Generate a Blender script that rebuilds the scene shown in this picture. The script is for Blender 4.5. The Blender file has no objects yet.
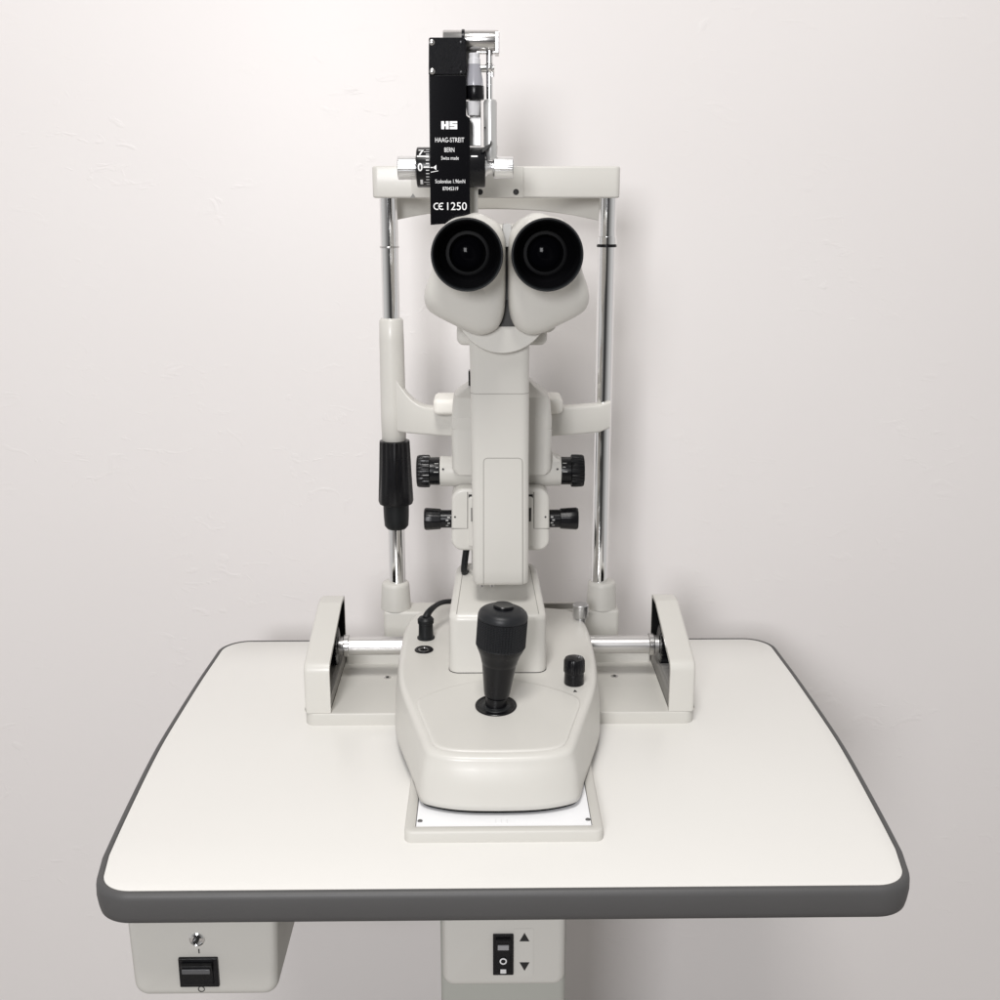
import bpy, bmesh, math
from mathutils import Vector, Matrix

scene = bpy.context.scene
COL = scene.collection
R = math.radians
PI = math.pi

# ------------------------------------------------------------------ camera
F_PX = 1130.0                       # focal length in pixels of a 1000 px frame
PITCH, YAW = R(14.53), R(-0.79)
CAM = Vector((-0.0105, -0.679, 0.45))
FWD = Vector((-math.sin(YAW) * math.cos(PITCH), math.cos(YAW) * math.cos(PITCH), -math.sin(PITCH)))
RGT = Vector((math.cos(YAW), math.sin(YAW), 0))
UPV = RGT.cross(FWD)


def at(x, y, Y):
    """A measured photo point taken to the vertical plane at depth Y: (X, Z)."""
    d = FWD * F_PX + RGT * (x - 500) + UPV * (500 - y)
    p = CAM + d * ((Y - CAM.y) / d.y)
    return (p.x, p.z)


def ln(n, Y, Z=0.2):
    """n photo pixels as metres at depth Y."""
    dep = (Y - CAM.y) * math.cos(PITCH) + (CAM.z - Z) * math.sin(PITCH)
    return n * dep / F_PX


cam_d = bpy.data.cameras.new("camera")
cam_d.sensor_width = 36.0
cam_d.lens = 36.0 * F_PX / 1000.0
cam_d.clip_start = 0.01
cam_d.clip_end = 100
cam = bpy.data.objects.new("camera", cam_d)
COL.objects.link(cam)
rot = Matrix((RGT, UPV, -FWD)).transposed()
cam.matrix_world = Matrix.Translation(CAM) @ rot.to_4x4()
scene.camera = cam

# --------------------------------------------------------------- materials
def material(name, col, rough=0.4, metal=0.0, coat=0.0, bump=0.0, bscale=400.0, mottle=0.0, mscale=6.0,
             trans=0.0, spec=0.5, rvar=0.0, rscale=30.0):
    m = bpy.data.materials.new(name)
    m.use_nodes = True
    nt = m.node_tree
    b = nt.nodes["Principled BSDF"]
    b.inputs["Base Color"].default_value = (*col, 1)
    b.inputs["Roughness"].default_value = rough
    b.inputs["Metallic"].default_value = metal
    b.inputs["Specular IOR Level"].default_value = spec
    if coat:
        b.inputs["Coat Weight"].default_value = coat
        b.inputs["Coat Roughness"].default_value = 0.12
    if trans:
        b.inputs["Transmission Weight"].default_value = trans
    tc = nt.nodes.new("ShaderNodeTexCoord")
    if bump:
        n = nt.nodes.new("ShaderNodeTexNoise")
        n.inputs["Scale"].default_value = bscale
        n.inputs["Detail"].default_value = 3
        nt.links.new(tc.outputs["Object"], n.inputs["Vector"])
        bp = nt.nodes.new("ShaderNodeBump")
        bp.inputs["Strength"].default_value = bump
        bp.inputs["Distance"].default_value = 0.0004
        nt.links.new(n.outputs["Fac"], bp.inputs["Height"])
        nt.links.new(bp.outputs["Normal"], b.inputs["Normal"])
    if mottle:
        n2 = nt.nodes.new("ShaderNodeTexNoise")
        n2.inputs["Scale"].default_value = mscale
        n2.inputs["Detail"].default_value = 4
        nt.links.new(tc.outputs["Object"], n2.inputs["Vector"])
        mx = nt.nodes.new("ShaderNodeMix")
        mx.data_type = "RGBA"
        mx.inputs["A"].default_value = (*[c * (1 - mottle) for c in col], 1)
        mx.inputs["B"].default_value = (*[min(1, c * (1 + mottle)) for c in col], 1)
        nt.links.new(n2.outputs["Fac"], mx.inputs["Factor"])
        nt.links.new(mx.outputs["Result"], b.inputs["Base Color"])
    if rvar:
        n3 = nt.nodes.new("ShaderNodeTexNoise")
        n3.inputs["Scale"].default_value = rscale
        n3.inputs["Detail"].default_value = 5
        nt.links.new(tc.outputs["Object"], n3.inputs["Vector"])
        mr = nt.nodes.new("ShaderNodeMapRange")
        mr.inputs["To Min"].default_value = max(0.02, rough - rvar)
        mr.inputs["To Max"].default_value = rough + rvar
        nt.links.new(n3.outputs["Fac"], mr.inputs["Value"])
        nt.links.new(mr.outputs["Result"], b.inputs["Roughness"])
    return m


CREAM = material("cream enamel", (0.59, 0.577, 0.54), 0.38, coat=0.10, bump=0.05, bscale=900, mottle=0.015, mscale=9, rvar=0.05)
CREAM_D = material("cream cast plastic", (0.545, 0.533, 0.497), 0.45, bump=0.06, bscale=1100, mottle=0.02, rvar=0.05)
WARM = material("warm white pad", (0.80, 0.78, 0.73), 0.5)
SEAM = material("seam shadow gap", (0.10, 0.095, 0.085), 0.8)
SEAM_L = material("panel seam", (0.28, 0.27, 0.25), 0.7)
BLACK = material("black satin plastic", (0.004, 0.004, 0.005), 0.27, spec=0.3, bump=0.05, bscale=1500, rvar=0.06)
RUBBER = material("black rubber", (0.006, 0.007, 0.008), 0.42, spec=0.3, bump=0.15, bscale=2200, rvar=0.06)
CRINKLE = material("black crinkle enamel", (0.004, 0.004, 0.005), 0.3, bump=0.6, bscale=1300, spec=0.06)
BLK_FLAT = material("black anodised metal", (0.004, 0.004, 0.005), 0.09, spec=0.18)
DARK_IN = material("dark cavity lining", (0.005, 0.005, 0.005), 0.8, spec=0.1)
MATTE = material("matte black baffle", (0.0022, 0.0022, 0.0027), 0.45, spec=0.12)
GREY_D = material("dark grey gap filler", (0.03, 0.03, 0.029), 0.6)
GREY_M = material("grey hinge", (0.40, 0.40, 0.39), 0.4)
CHROME = material("polished chrome", (0.86, 0.86, 0.86), 0.08, metal=1.0)
STEEL = material("brushed steel", (0.58, 0.57, 0.56), 0.24, metal=1.0, bump=0.05, bscale=700)
ALU = material("satin aluminium", (0.80, 0.80, 0.80), 0.33, metal=1.0)
SILVER = material("silver painted metal", (0.62, 0.62, 0.61), 0.32, metal=0.6)
LAMIN = material("white laminate", (0.745, 0.733, 0.702), 0.34, bump=0.04, bscale=500, mottle=0.012, mscale=5, rvar=0.06, rscale=12)
BAND = material("grey rubber edge band", (0.072, 0.071, 0.071), 0.5, bump=0.12, bscale=300, mottle=0.05, mscale=14, rvar=0.05)
WHITE_P = material("white nylon sheet", (0.88, 0.885, 0.90), 0.3)
WHITE = material("white print", (0.85, 0.85, 0.85), 0.5)
GREY_P = material("grey print", (0.35, 0.35, 0.34), 0.5)
INK = material("black print", (0.012, 0.012, 0.012), 0.5)
COLUMN = material("grey green enamel", (0.40, 0.405, 0.37), 0.45, bump=0.06, bscale=900)
PLASTIC_C = material("clear frosted plastic", (0.86, 0.86, 0.88), 0.35, trans=0.35)
PLASTIC_G = material("grey translucent plastic", (0.42, 0.42, 0.46), 0.2, trans=0.25)
LENS = material("coated lens glass", (0.002, 0.002, 0.003), 0.09, spec=0.06)
FLOOR = material("grey vinyl floor", (0.36, 0.34, 0.32), 0.5, mottle=0.1)


def wall_material():
    m = bpy.data.materials.new("white plaster wall")
    m.use_nodes = True
    nt = m.node_tree
    b = nt.nodes["Principled BSDF"]
    b.inputs["Roughness"].default_value = 0.37
    b.inputs["Specular IOR Level"].default_value = 0.3
    tc = nt.nodes.new("ShaderNodeTexCoord")
    # faint paint mottling
    n = nt.nodes.new("ShaderNodeTexNoise")
    n.inputs["Scale"].default_value = 2.6
    n.inputs["Detail"].default_value = 5
    nt.links.new(tc.outputs["Object"], n.inputs["Vector"])
    mx = nt.nodes.new("ShaderNodeMix")
    mx.data_type = "RGBA"
    mx.inputs["A"].default_value = (0.745, 0.712, 0.700, 1)
    mx.inputs["B"].default_value = (0.775, 0.750, 0.738, 1)
    nt.links.new(n.outputs["Fac"], mx.inputs["Factor"])
    nt.links.new(mx.outputs["Result"], b.inputs["Base Color"])
    # trowel marks: stretched ridged noise, broken up by a large mask, plus fine roller grain
    mp = nt.nodes.new("ShaderNodeMapping")
    mp.inputs["Scale"].default_value = (1.0, 1.0, 1.7)
    mp.inputs["Rotation"].default_value = (0, 0.35, 0)
    nt.links.new(tc.outputs["Object"], mp.inputs["Vector"])
    t = nt.nodes.new("ShaderNodeTexNoise")
    t.inputs["Scale"].default_value = 26
    t.inputs["Detail"].default_value = 4
    t.inputs["Distortion"].default_value = 1.4
    nt.links.new(mp.outputs["Vector"], t.inputs["Vector"])
    rp = nt.nodes.new("ShaderNodeMapRange")
    rp.inputs["From Min"].default_value = 0.60
    rp.inputs["From Max"].default_value = 0.74
    nt.links.new(t.outputs["Fac"], rp.inputs["Value"])
    k = nt.nodes.new("ShaderNodeTexNoise")
    k.inputs["Scale"].default_value = 4.5
    k.inputs["Detail"].default_value = 2
    nt.links.new(tc.outputs["Object"], k.inputs["Vector"])
    kr = nt.nodes.new("ShaderNodeMapRange")
    kr.inputs["From Min"].default_value = 0.47
    kr.inputs["From Max"].default_value = 0.62
    nt.links.new(k.outputs["Fac"], kr.inputs["Value"])
    mu = nt.nodes.new("ShaderNodeMath")
    mu.operation = "MULTIPLY"
    nt.links.new(rp.outputs["Result"], mu.inputs[0])
    nt.links.new(kr.outputs["Result"], mu.inputs[1])
    g = nt.nodes.new("ShaderNodeTexNoise")
    g.inputs["Scale"].default_value = 90
    g.inputs["Detail"].default_value = 3
    nt.links.new(tc.outputs["Object"], g.inputs["Vector"])
    ga = nt.nodes.new("ShaderNodeMath")
    ga.operation = "MULTIPLY_ADD"
    ga.inputs[1].default_value = 0.22
    nt.links.new(g.outputs["Fac"], ga.inputs[0])
    nt.links.new(mu.outputs["Value"], ga.inputs[2])
    bp = nt.nodes.new("ShaderNodeBump")
    bp.inputs["Strength"].default_value = 0.27
    bp.inputs["Distance"].default_value = 0.0010
    nt.links.new(ga.outputs["Value"], bp.inputs["Height"])
    nt.links.new(bp.outputs["Normal"], b.inputs["Normal"])
    return m


WALL = wall_material()

# ---------------------------------------------------------------- geometry
def catmull(pts, n=6, closed=False):
    pts = [Vector(p) for p in pts]
    out = []
    m = len(pts)
    rng = range(m) if closed else range(m - 1)
    for i in rng:
        if closed:
            p0, p1, p2, p3 = pts[(i - 1) % m], pts[i], pts[(i + 1) % m], pts[(i + 2) % m]
        else:
            p1, p2 = pts[i], pts[i + 1]
            p0 = pts[i - 1] if i > 0 else p1 * 2 - p2
            p3 = pts[i + 2] if i + 2 < m else p2 * 2 - p1
        for k in range(n):
            t = k / n
            out.append(0.5 * ((2 * p1) + (p2 - p0) * t + (2 * p0 - 5 * p1 + 4 * p2 - p3) * t * t
                              + (3 * p1 - p0 - 3 * p2 + p3) * t ** 3))
    if not closed:
        out.append(pts[-1])
    return out


def rpoly(pts, radii, seg=8):
    """polygon with every corner rounded"""
    n = len(pts)
    if not isinstance(radii, (list, tuple)):
        radii = [radii] * n
    out = []
    for i in range(n):
        p = Vector(pts[i]).to_2d()
        a = (Vector(pts[i - 1]).to_2d() - p)
        b = (Vector(pts[(i + 1) % n]).to_2d() - p)
        la, lb = a.length, b.length
        a.normalize(); b.normalize()
        ang = math.acos(max(-1, min(1, a.dot(b))))
        r = radii[i]
        if r <= 0 or ang > PI - 0.02:
            out.append(p)
            continue
        t = min(r / math.tan(ang / 2), la * 0.49, lb * 0.49)
        rr = t * math.tan(ang / 2)
        c = p + (a + b).normalized() * (rr / math.sin(ang / 2))
        s, e = p + a * t - c, p + b * t - c
        a0 = math.atan2(s.y, s.x)
        d = math.atan2(e.y, e.x) - a0
        while d > PI: d -= 2 * PI
        while d < -PI: d += 2 * PI
        for k in range(seg + 1):
            q = a0 + d * k / seg
            out.append(c + Vector((math.cos(q), math.sin(q))) * rr)
    return out


def rrect(cx, cy, w, h, r, seg=6):
    return rpoly([(cx - w / 2, cy - h / 2), (cx + w / 2, cy - h / 2), (cx + w / 2, cy + h / 2), (cx - w / 2, cy + h / 2)], r, seg)


def offset(pts, d):
    """inset a counter-clockwise 2D loop by d"""
    n = len(pts)
    out = []
    for i in range(n):
        p0, p1, p2 = Vector(pts[i - 1]).to_2d(), Vector(pts[i]).to_2d(), Vector(pts[(i + 1) % n]).to_2d()
        a, b = (p1 - p0), (p2 - p1)
        na, nb = Vector((-a.y, a.x)), Vector((-b.y, b.x))
        if na.length < 1e-9: na = nb.copy()
        if nb.length < 1e-9: nb = na.copy()
        na.normalize(); nb.normalize()
        m = na + nb
        if m.length < 1e-6: m = na.copy()
        m.normalize()
        k = max(0.35, m.dot(na))
        out.append(p1 + m * (d / k))
    return out


_dg_font = {}


class G:
    def __init__(s):
        s.bm = bmesh.new()
        s.mi = 0

    def face(s, vs):
        try:
            f = s.bm.faces.new(vs)
            f.material_index = s.mi
            return f
        except ValueError:
            return None

    def loft(s, rings, cap0=True, cap1=True, closed=True):
        vr = [[s.bm.verts.new(p) for p in r] for r in rings]
        n = len(vr[0])
        for a, b in zip(vr, vr[1:]):
            for i in range(n if closed else n - 1):
                j = (i + 1) % n
                s.face((a[i], a[j], b[j], b[i]))
        if cap0: s.face(list(reversed(vr[0])))
        if cap1: s.face(vr[-1])
        return vr

    def prism(s, pts, plane, a, b):
        def m(p, d):
            if plane == "xz": return (p[0], d, p[1])
            if plane == "yz": return (d, p[0], p[1])
            return (p[0], p[1], d)
        s.loft([[m(p, a) for p in pts], [m(p, b) for p in pts]])

    def box(s, x0, x1, y0, y1, z0, z1):
        s.prism([(x0, y0), (x1, y0), (x1, y1), (x0, y1)], "xy", z0, z1)

    def lathe(s, prof, origin, axis, seg=48, rib=None, cap0=True, cap1=True):
        """prof = [(radius, distance along axis)]; rib = (count, depth, t0, t1) cuts grooves between t0 and t1"""
        o = Vector(origin)
        ax = Vector(axis).normalized()
        u = ax.orthogonal().normalized()
        if abs(ax.z) < 0.9:
            u = Vector((0, 0, 1)) - ax * ax.z
            u.normalize()
        v = ax.cross(u)
        if rib: seg = rib[0] * 4
        rings = []
        for r, t in prof:
            ring = []
            for k in range(seg):
                rr = r
                if rib and rib[2] <= t <= rib[3] and k % 4 in (2, 3):
                    rr = max(0.0003, r - rib[1])
                a = 2 * PI * k / seg
                rr = max(rr, 1e-5)
                ring.append(o + ax * t + (u * math.cos(a) + v * math.sin(a)) * rr)
            rings.append(ring)
        s.loft(rings, cap0, cap1)

    def cyl(s, p0, p1, r0, r1=None, seg=32):
        p0, p1 = Vector(p0), Vector(p1)
        r1 = r0 if r1 is None else r1
        s.lathe([(r0, 0), (r1, (p1 - p0).length)], p0, p1 - p0, seg)

    def ball(s, c, r, seg=16):
        s.lathe([(r * math.sin(PI * k / 8), -r * math.cos(PI * k / 8)) for k in range(9)], c, (0, 0, 1), seg)

    def tube(s, path, r, seg=10, closed=False):
        path = [Vector(p) for p in path]
        n = len(path)
        rings = []
        prev = None
        for i, p in enumerate(path):
            if closed:
                t = path[(i + 1) % n] - path[i - 1]
            else:
                t = path[min(i + 1, n - 1)] - path[max(i - 1, 0)]
            t.normalize()
            u = t.orthogonal() if prev is None else prev - t * prev.dot(t)
            u.normalize()
            prev = u
            v = t.cross(u)
            rr = r(i / (n - 1)) if callable(r) else r
            rings.append([p + (u * math.cos(2 * PI * k / seg) + v * math.sin(2 * PI * k / seg)) * rr for k in range(seg)])
        if closed:
            rings.append(rings[0])
            vr = [[s.bm.verts.new(q) for q in rg] for rg in rings[:-1]]
            for i in range(n):
                a, b = vr[i], vr[(i + 1) % n]
                for k in range(seg):
                    j = (k + 1) % seg
                    s.face((a[k], a[j], b[j], b[k]))
        else:
            s.loft(rings)

    def pad(s, pts, z0, z1, r, plane="xy", steps=4, both=False):
        """extruded outline whose far rim (and near rim) is rolled over with radius r"""
        def m(p, d):
            if plane == "xz": return (p[0], d, p[1])
            if plane == "yz": return (d, p[0], p[1])
            return (p[0], p[1], d)
        sg = 1 if z1 > z0 else -1
        rings = []
        if both:
            for k in range(steps + 1):
                a = PI / 2 * k / steps
                rings.append([m(p, z0 + sg * r * (1 - math.sin(a))) for p in offset(pts, r * (1 - math.cos(a)))][:])
            rings.sort(key=lambda rg: 0)
            rings = [[m(p, z0 + sg * r * (1 - math.cos(PI / 2 * k / steps))) for p in offset(pts, r * (1 - math.sin(PI / 2 * k / steps)))] for k in range(steps + 1)]
        else:
            rings.append([m(p, z0) for p in pts])
        for k in range(steps + 1):
            a = PI / 2 * k / steps
            rings.append([m(p, z1 - sg * r * (1 - math.sin(a))) for p in offset(pts, r * (1 - math.cos(a)))])
        s.loft(rings)

    def text(s, body, x, z, y, w, h, wrap=None, bold=0.0, thick=0.00012):
        """raised lettering facing -Y, centred on (x, z), fitted to w by h; wrap = (axis y, axis z, radius) bends it round a drum"""
        cu = bpy.data.curves.new("lettering_curve", "FONT")
        cu.body = body
        cu.size = 1.0
        cu.offset = bold
        cu.resolution_u = 4
        ob = bpy.data.objects.new("lettering_curve", cu)
        COL.objects.link(ob)
        bpy.context.view_layer.update()
        me = bpy.data.meshes.new_from_object(ob.evaluated_get(bpy.context.evaluated_depsgraph_get()))
        bpy.data.objects.remove(ob)
        bpy.data.curves.remove(cu)
        if wrap:
            tb = bmesh.new()
            tb.from_mesh(me)
            for k in range(1, 14):
                bmesh.ops.bisect_plane(tb, geom=tb.verts[:] + tb.edges[:] + tb.faces[:], plane_co=(0, k * 0.075 - 0.02, 0), plane_no=(0, 1, 0))
            tb.to_mesh(me)
            tb.free()
        xs = [v.co.x for v in me.vertices]; ys = [v.co.y for v in me.vertices]
        x0, x1, y0, y1 = min(xs), max(xs), min(ys), max(ys)
        for v in me.vertices:
            lx = ((v.co.x - x0) / (x1 - x0) - 0.5) * w
            lz = ((v.co.y - y0) / (y1 - y0) - 0.5) * h
            if wrap:
                cy, cz, rad = wrap
                a = (z + lz - cz) / rad
                v.co = (x + lx, cy - (rad + thick) * math.cos(a), cz + (rad + thick) * math.sin(a))
            else:
                v.co = (x + lx, y - thick, z + lz)
        nf = len(s.bm.faces)
        s.bm.from_mesh(me)
        s.bm.faces.ensure_lookup_table()
        for f in s.bm.faces[nf:]:
            f.material_index = s.mi
        bpy.data.meshes.remove(me)

    def rect(s, x0, x1, z0, z1, y, wrap=None):
        if wrap:
            cy, cz, rad = wrap
            q = []
            for x, z in ((x0, z0), (x1, z0), (x1, z1), (x0, z1)):
                a = (z - cz) / rad
                q.append(s.bm.verts.new((x, cy - (rad + 0.00012) * math.cos(a), cz + (rad + 0.00012) * math.sin(a))))
            s.face(q)
        else:
            s.face([s.bm.verts.new(p) for p in ((x0, y, z0), (x1, y, z0), (x1, y, z1), (x0, y, z1))])

    def build(s, name, mats, parent=None, bevel=0.0, bseg=3, sharp=38, normals=True, limit=30):
        if normals:
            bmesh.ops.recalc_face_normals(s.bm, faces=s.bm.faces[:])
        me = bpy.data.meshes.new(name)
        s.bm.to_mesh(me)
        s.bm.free()
        if not isinstance(mats, (list, tuple)): mats = [mats]
        for m in mats: me.materials.append(m)
        for p in me.polygons: p.use_smooth = True
        if not bevel:
            me.set_sharp_from_angle(angle=R(sharp))
        o = bpy.data.objects.new(name, me)
        COL.objects.link(o)
        if bevel:
            b = o.modifiers.new("edge", "BEVEL")
            b.width = bevel
            b.segments = bseg
            b.limit_method = "ANGLE"
            b.angle_limit = R(limit)
            b.harden_normals = True
        if parent is not None:
            o.parent = parent
            if parent.type == "EMPTY":
                o.matrix_parent_inverse = Matrix.Translation(-parent.location)
        return o


def thing(name, loc, label, cat, group=None):
    o = bpy.data.objects.new(name, None)
    o.empty_display_size = 0.05
    COL.objects.link(o)
    o.location = loc
    o["label"] = label
    o["category"] = cat
    if group: o["group"] = group
    return o


# ================================================================== setting
g = G()
g.box(-2.2, 2.2, 0.60, 0.68, -0.76, 1.75)
w = g.build("wall", WALL)
w["kind"] = "structure"; w["label"] = "plain white plastered wall behind the instrument table"; w["category"] = "wall"
g = G()
g.box(-2.2, 2.2, -2.4, 0.60, -0.80, -0.76)
w = g.build("floor", FLOOR)
w["kind"] = "structure"; w["label"] = "grey floor under the instrument table"; w["category"] = "floor"

# ==================================================================== table
TC = 0.0025
table = thing("instrument_table", (TC, 0.2, -0.76),
              "white instrument table with dark grey rubber edge on a single lifting column", "table")
half = [(0.2765, 0.0), (0.2885, 0.045), (0.2912, 0.083), (0.2943, 0.135), (0.2968, 0.185), (0.2980, 0.23), (0.2977, 0.30),
        (0.2968, 0.36), (0.2955, 0.40)]
side = catmull([(a, b, 0) for a, b in half[1:]], 4)
right = [(TC + p.x, p.y) for p in side]
left = [(TC - p.x, p.y) for p in reversed(side)]
corner_poly = [(TC - 0.2800, -0.0035), (TC + 0.2800, -0.0035)] + right + [(TC + 0.2935, 0.4620), (TC - 0.2935, 0.4620)] + left
rad = [0.036, 0.036] + [0] * len(right) + [0.034, 0.034] + [0] * len(left)
outer = rpoly(corner_poly, rad, 12)
top = offset(outer, 0.0050)
g = G()
g.pad(top, -0.020, 0.0, 0.0006, steps=2)
g.build("tabletop", LAMIN, table)
g = G()
# soft rubber profile running round the rim: (inset, z)
prof = [(0.006, -0.0215), (0.0030, -0.0235), (0.0012, -0.0225), (0.0002, -0.018), (-0.0006, -0.011), (-0.0003, -0.0045), (0.0002, -0.0020),
        (0.0012, -0.0005), (0.0026, 0.0002), (0.0042, 0.0002), (0.0049, -0.0003), (0.0051, -0.004)]
g.loft([[(p.x, p.y, z) for p in offset(outer, d)] for d, z in prof], False, False)
g.build("edge_band", BAND, table, sharp=60)
g = G()
g.pad(offset(outer, 0.0052), -0.0195, -0.0228, 0.001, steps=2)
g.build("underside_board", GREY_D, table)
# column and its foot
cy0 = 0.085
cxl, cxr = at(441, 990, cy0)[0], at(565.5, 990, cy0)[0]
g = G()
g.pad(rrect((cxl + cxr) / 2, cy0 + 0.045, cxr - cxl, 0.09, 0.005), -0.745, -0.0235, 0.0005, steps=1)
g.build("column", COLUMN, table)
g = G()
g.pad(rrect((cxl + cxr) / 2, 0.2, 0.46, 0.42, 0.05), -0.76, -0.725, 0.01)
g.build("foot_plate", CREAM_D, table)
pz = at(500, 987, 0.074)[1]
pxl, pxr = at(442.5, 950, 0.074)[0], at(565.5, 950, 0.074)[0]
g = G()
g.pad(rpoly([(pxl, -0.0233), (pxl, pz), (pxr, pz), (pxr, -0.0233)], [0, 0.009, 0.009, 0], 8), cy0 + 0.002, cy0 - 0.011, 0.006, "xz", steps=5)
panel = g.build("switch_panel", CREAM, table)
sy = cy0 - 0.011
x0, z0 = at(493, 974, sy); x1, z1 = at(513.5, 933.5, sy)
g = G()
g.prism([(x0, z0), (x1, z0), (x1, z1), (x0, z1)], "xz", sy - 0.0018, sy + 0.002)
sw = g.build("rocker_switch", BLACK, panel, bevel=0.0006)
g = G()
mx, mz = (x0 + x1) / 2, (z0 + z1) / 2
wq = (x1 - x0) * 0.36
g.prism([(sy - 0.0018, z0 + 0.002), (sy - 0.0018, z1 - 0.0025), (sy - 0.0045, z1 - 0.0035), (sy - 0.0024, mz), (sy - 0.0034, z0 + 0.003)], "yz", mx - wq, mx + wq)
g.build("rocker", BLACK, sw, bevel=0.0004)
g = G()
yy = sy - 0.00375
bz = mz + (z1 - z0) * 0.23
g.box(mx - wq * 0.75, mx + wq * 0.75, sy - 0.0050, sy - 0.003, bz - 0.0016, bz + 0.0026)
ro = G()
g.build("rocker_stripe", material("grey switch bar", (0.30, 0.30, 0.31), 0.3), sw, bevel=0.0003)
g = G()
pts = [Vector((mx + 0.0023 * math.cos(a), sy - 0.0032, mz - (z1 - z0) * 0.12 + 0.0023 * math.sin(a))) for a in [2 * PI * k / 24 for k in range(24)]]
g.tube(pts, 0.00055, 6, closed=True)
for dz in (-0.0012, 0.0, 0.0012):
    zc = mz - (z1 - z0) * 0.36 + dz
    g.box(mx - 0.0022, mx + 0.0022, sy - 0.0040, sy - 0.003, zc - 0.0004, zc + 0.0004)
g.build("switch_marks", WHITE, sw)
# sticker with the two arrows
ax0, az0 = at(514.5, 976, sy); ax1, az1 = at(533.5, 928.5, sy)
g = G()
g.prism(rpoly([(ax0, az0), (ax1, az0), (ax1, az1), (ax0, az1)], 0.001, 4), "xz", sy - 0.0003, sy + 0.001)
st = g.build("arrow_sticker", material("sticker", (0.60, 0.587, 0.55), 0.35), panel)
for pts in (((519.5, 941), (529.5, 941), (524.5, 932.5)), ((519.5, 962), (524.5, 970.5), (529.5, 962))):
    g = G()
    q = [at(a, b, sy) for a, b in pts]
    g.prism(q, "xz", sy - 0.0005, sy)
    g.build("arrow", INK, st)

# ============================================================ power box
by = 0.035
bx0, bx1 = at(126, 940, by)[0], at(280, 940, by)[0]
bz0 = at(200, 997.5, by)[1]
pbox = thing("power_supply_box", ((bx0 + bx1) / 2, by + 0.12, bz0),
             "cream power supply box with black rocker switch hung under the table corner", "power box")
g = G()
ol = rpoly([(bx0, -0.0236), (bx0 + 0.002, bz0), (bx1 - 0.004, bz0), (bx1, -0.0236)], [0, 0.011, 0.011, 0], 8)
g.pad(ol, by + 0.24, by, 0.007, "xz", steps=5)
hous = g.build("housing", CREAM_D, pbox)
x0, z0 = at(180.5, 986.5, by - 0.001); x1, z1 = at(217.5, 957.5, by - 0.001)
g = G()
g.prism([(x0, z0), (x1, z0), (x1, z1), (x0, z1)], "xz", by - 0.0022, by + 0.002)
sw = g.build("rocker_switch", BLACK, pbox, bevel=0.0007)
g = G()
zm = (z0 + z1) / 2
g.prism([(by - 0.002, z0 + 0.0025), (by - 0.002, z1 - 0.0025), (by - 0.0065, z1 - 0.0035), (by - 0.0028, zm - 0.001), (by - 0.0034, z0 + 0.003)], "yz", x0 + 0.0026, x1 - 0.0036)
g.build("rocker", BLACK, sw, bevel=0.0005)
g = G()
g.box(x0 + 0.0034, x1 - 0.0048, by - 0.0066, by - 0.0040, zm + 0.0022, zm + 0.0060)
g.build("rocker_stripe", material("dark grey switch bar", (0.09, 0.09, 0.095), 0.25), sw, bevel=0.0004)
hx, hz = at(197, 939, by)
g = G()
g.lathe([(0.0054, 0), (0.0054, 0.0012), (0.0044, 0.0018), (0.0030, 0.0010), (0.0, 0.0006)], (hx, by + 0.0002, hz), (0, -1, 0), 24)
fu = g.build("fuse_cap", CHROME, pbox)
g = G()
g.lathe([(0.0017, 0.0), (0.0015, 0.0021), (0.0, 0.0023)], (hx - 0.001, by, hz - 0.0016), (0, -1, 0), 16)
g.build("fuse_slot", INK, fu)
g = G()
tx, tz = at(199, 951, by)
g.prism([(tx - 0.0004, tz - 0.0018), (tx + 0.0004, tz - 0.0018), (tx + 0.0004, tz + 0.0018), (tx - 0.0004, tz + 0.0018)], "xz", by - 0.0003, by + 0.0005)
g.build("on_mark", INK, pbox)
g = G()
tx, tz = at(201.5, 989, by)
g.tube([Vector((tx + 0.0022 * math.cos(a), by - 0.0002, tz + 0.0022 * math.sin(a))) for a in [2 * PI * k / 20 for k in range(20)]], 0.0003, 6, closed=True)
g.build("off_mark", INK, pbox)

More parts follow.
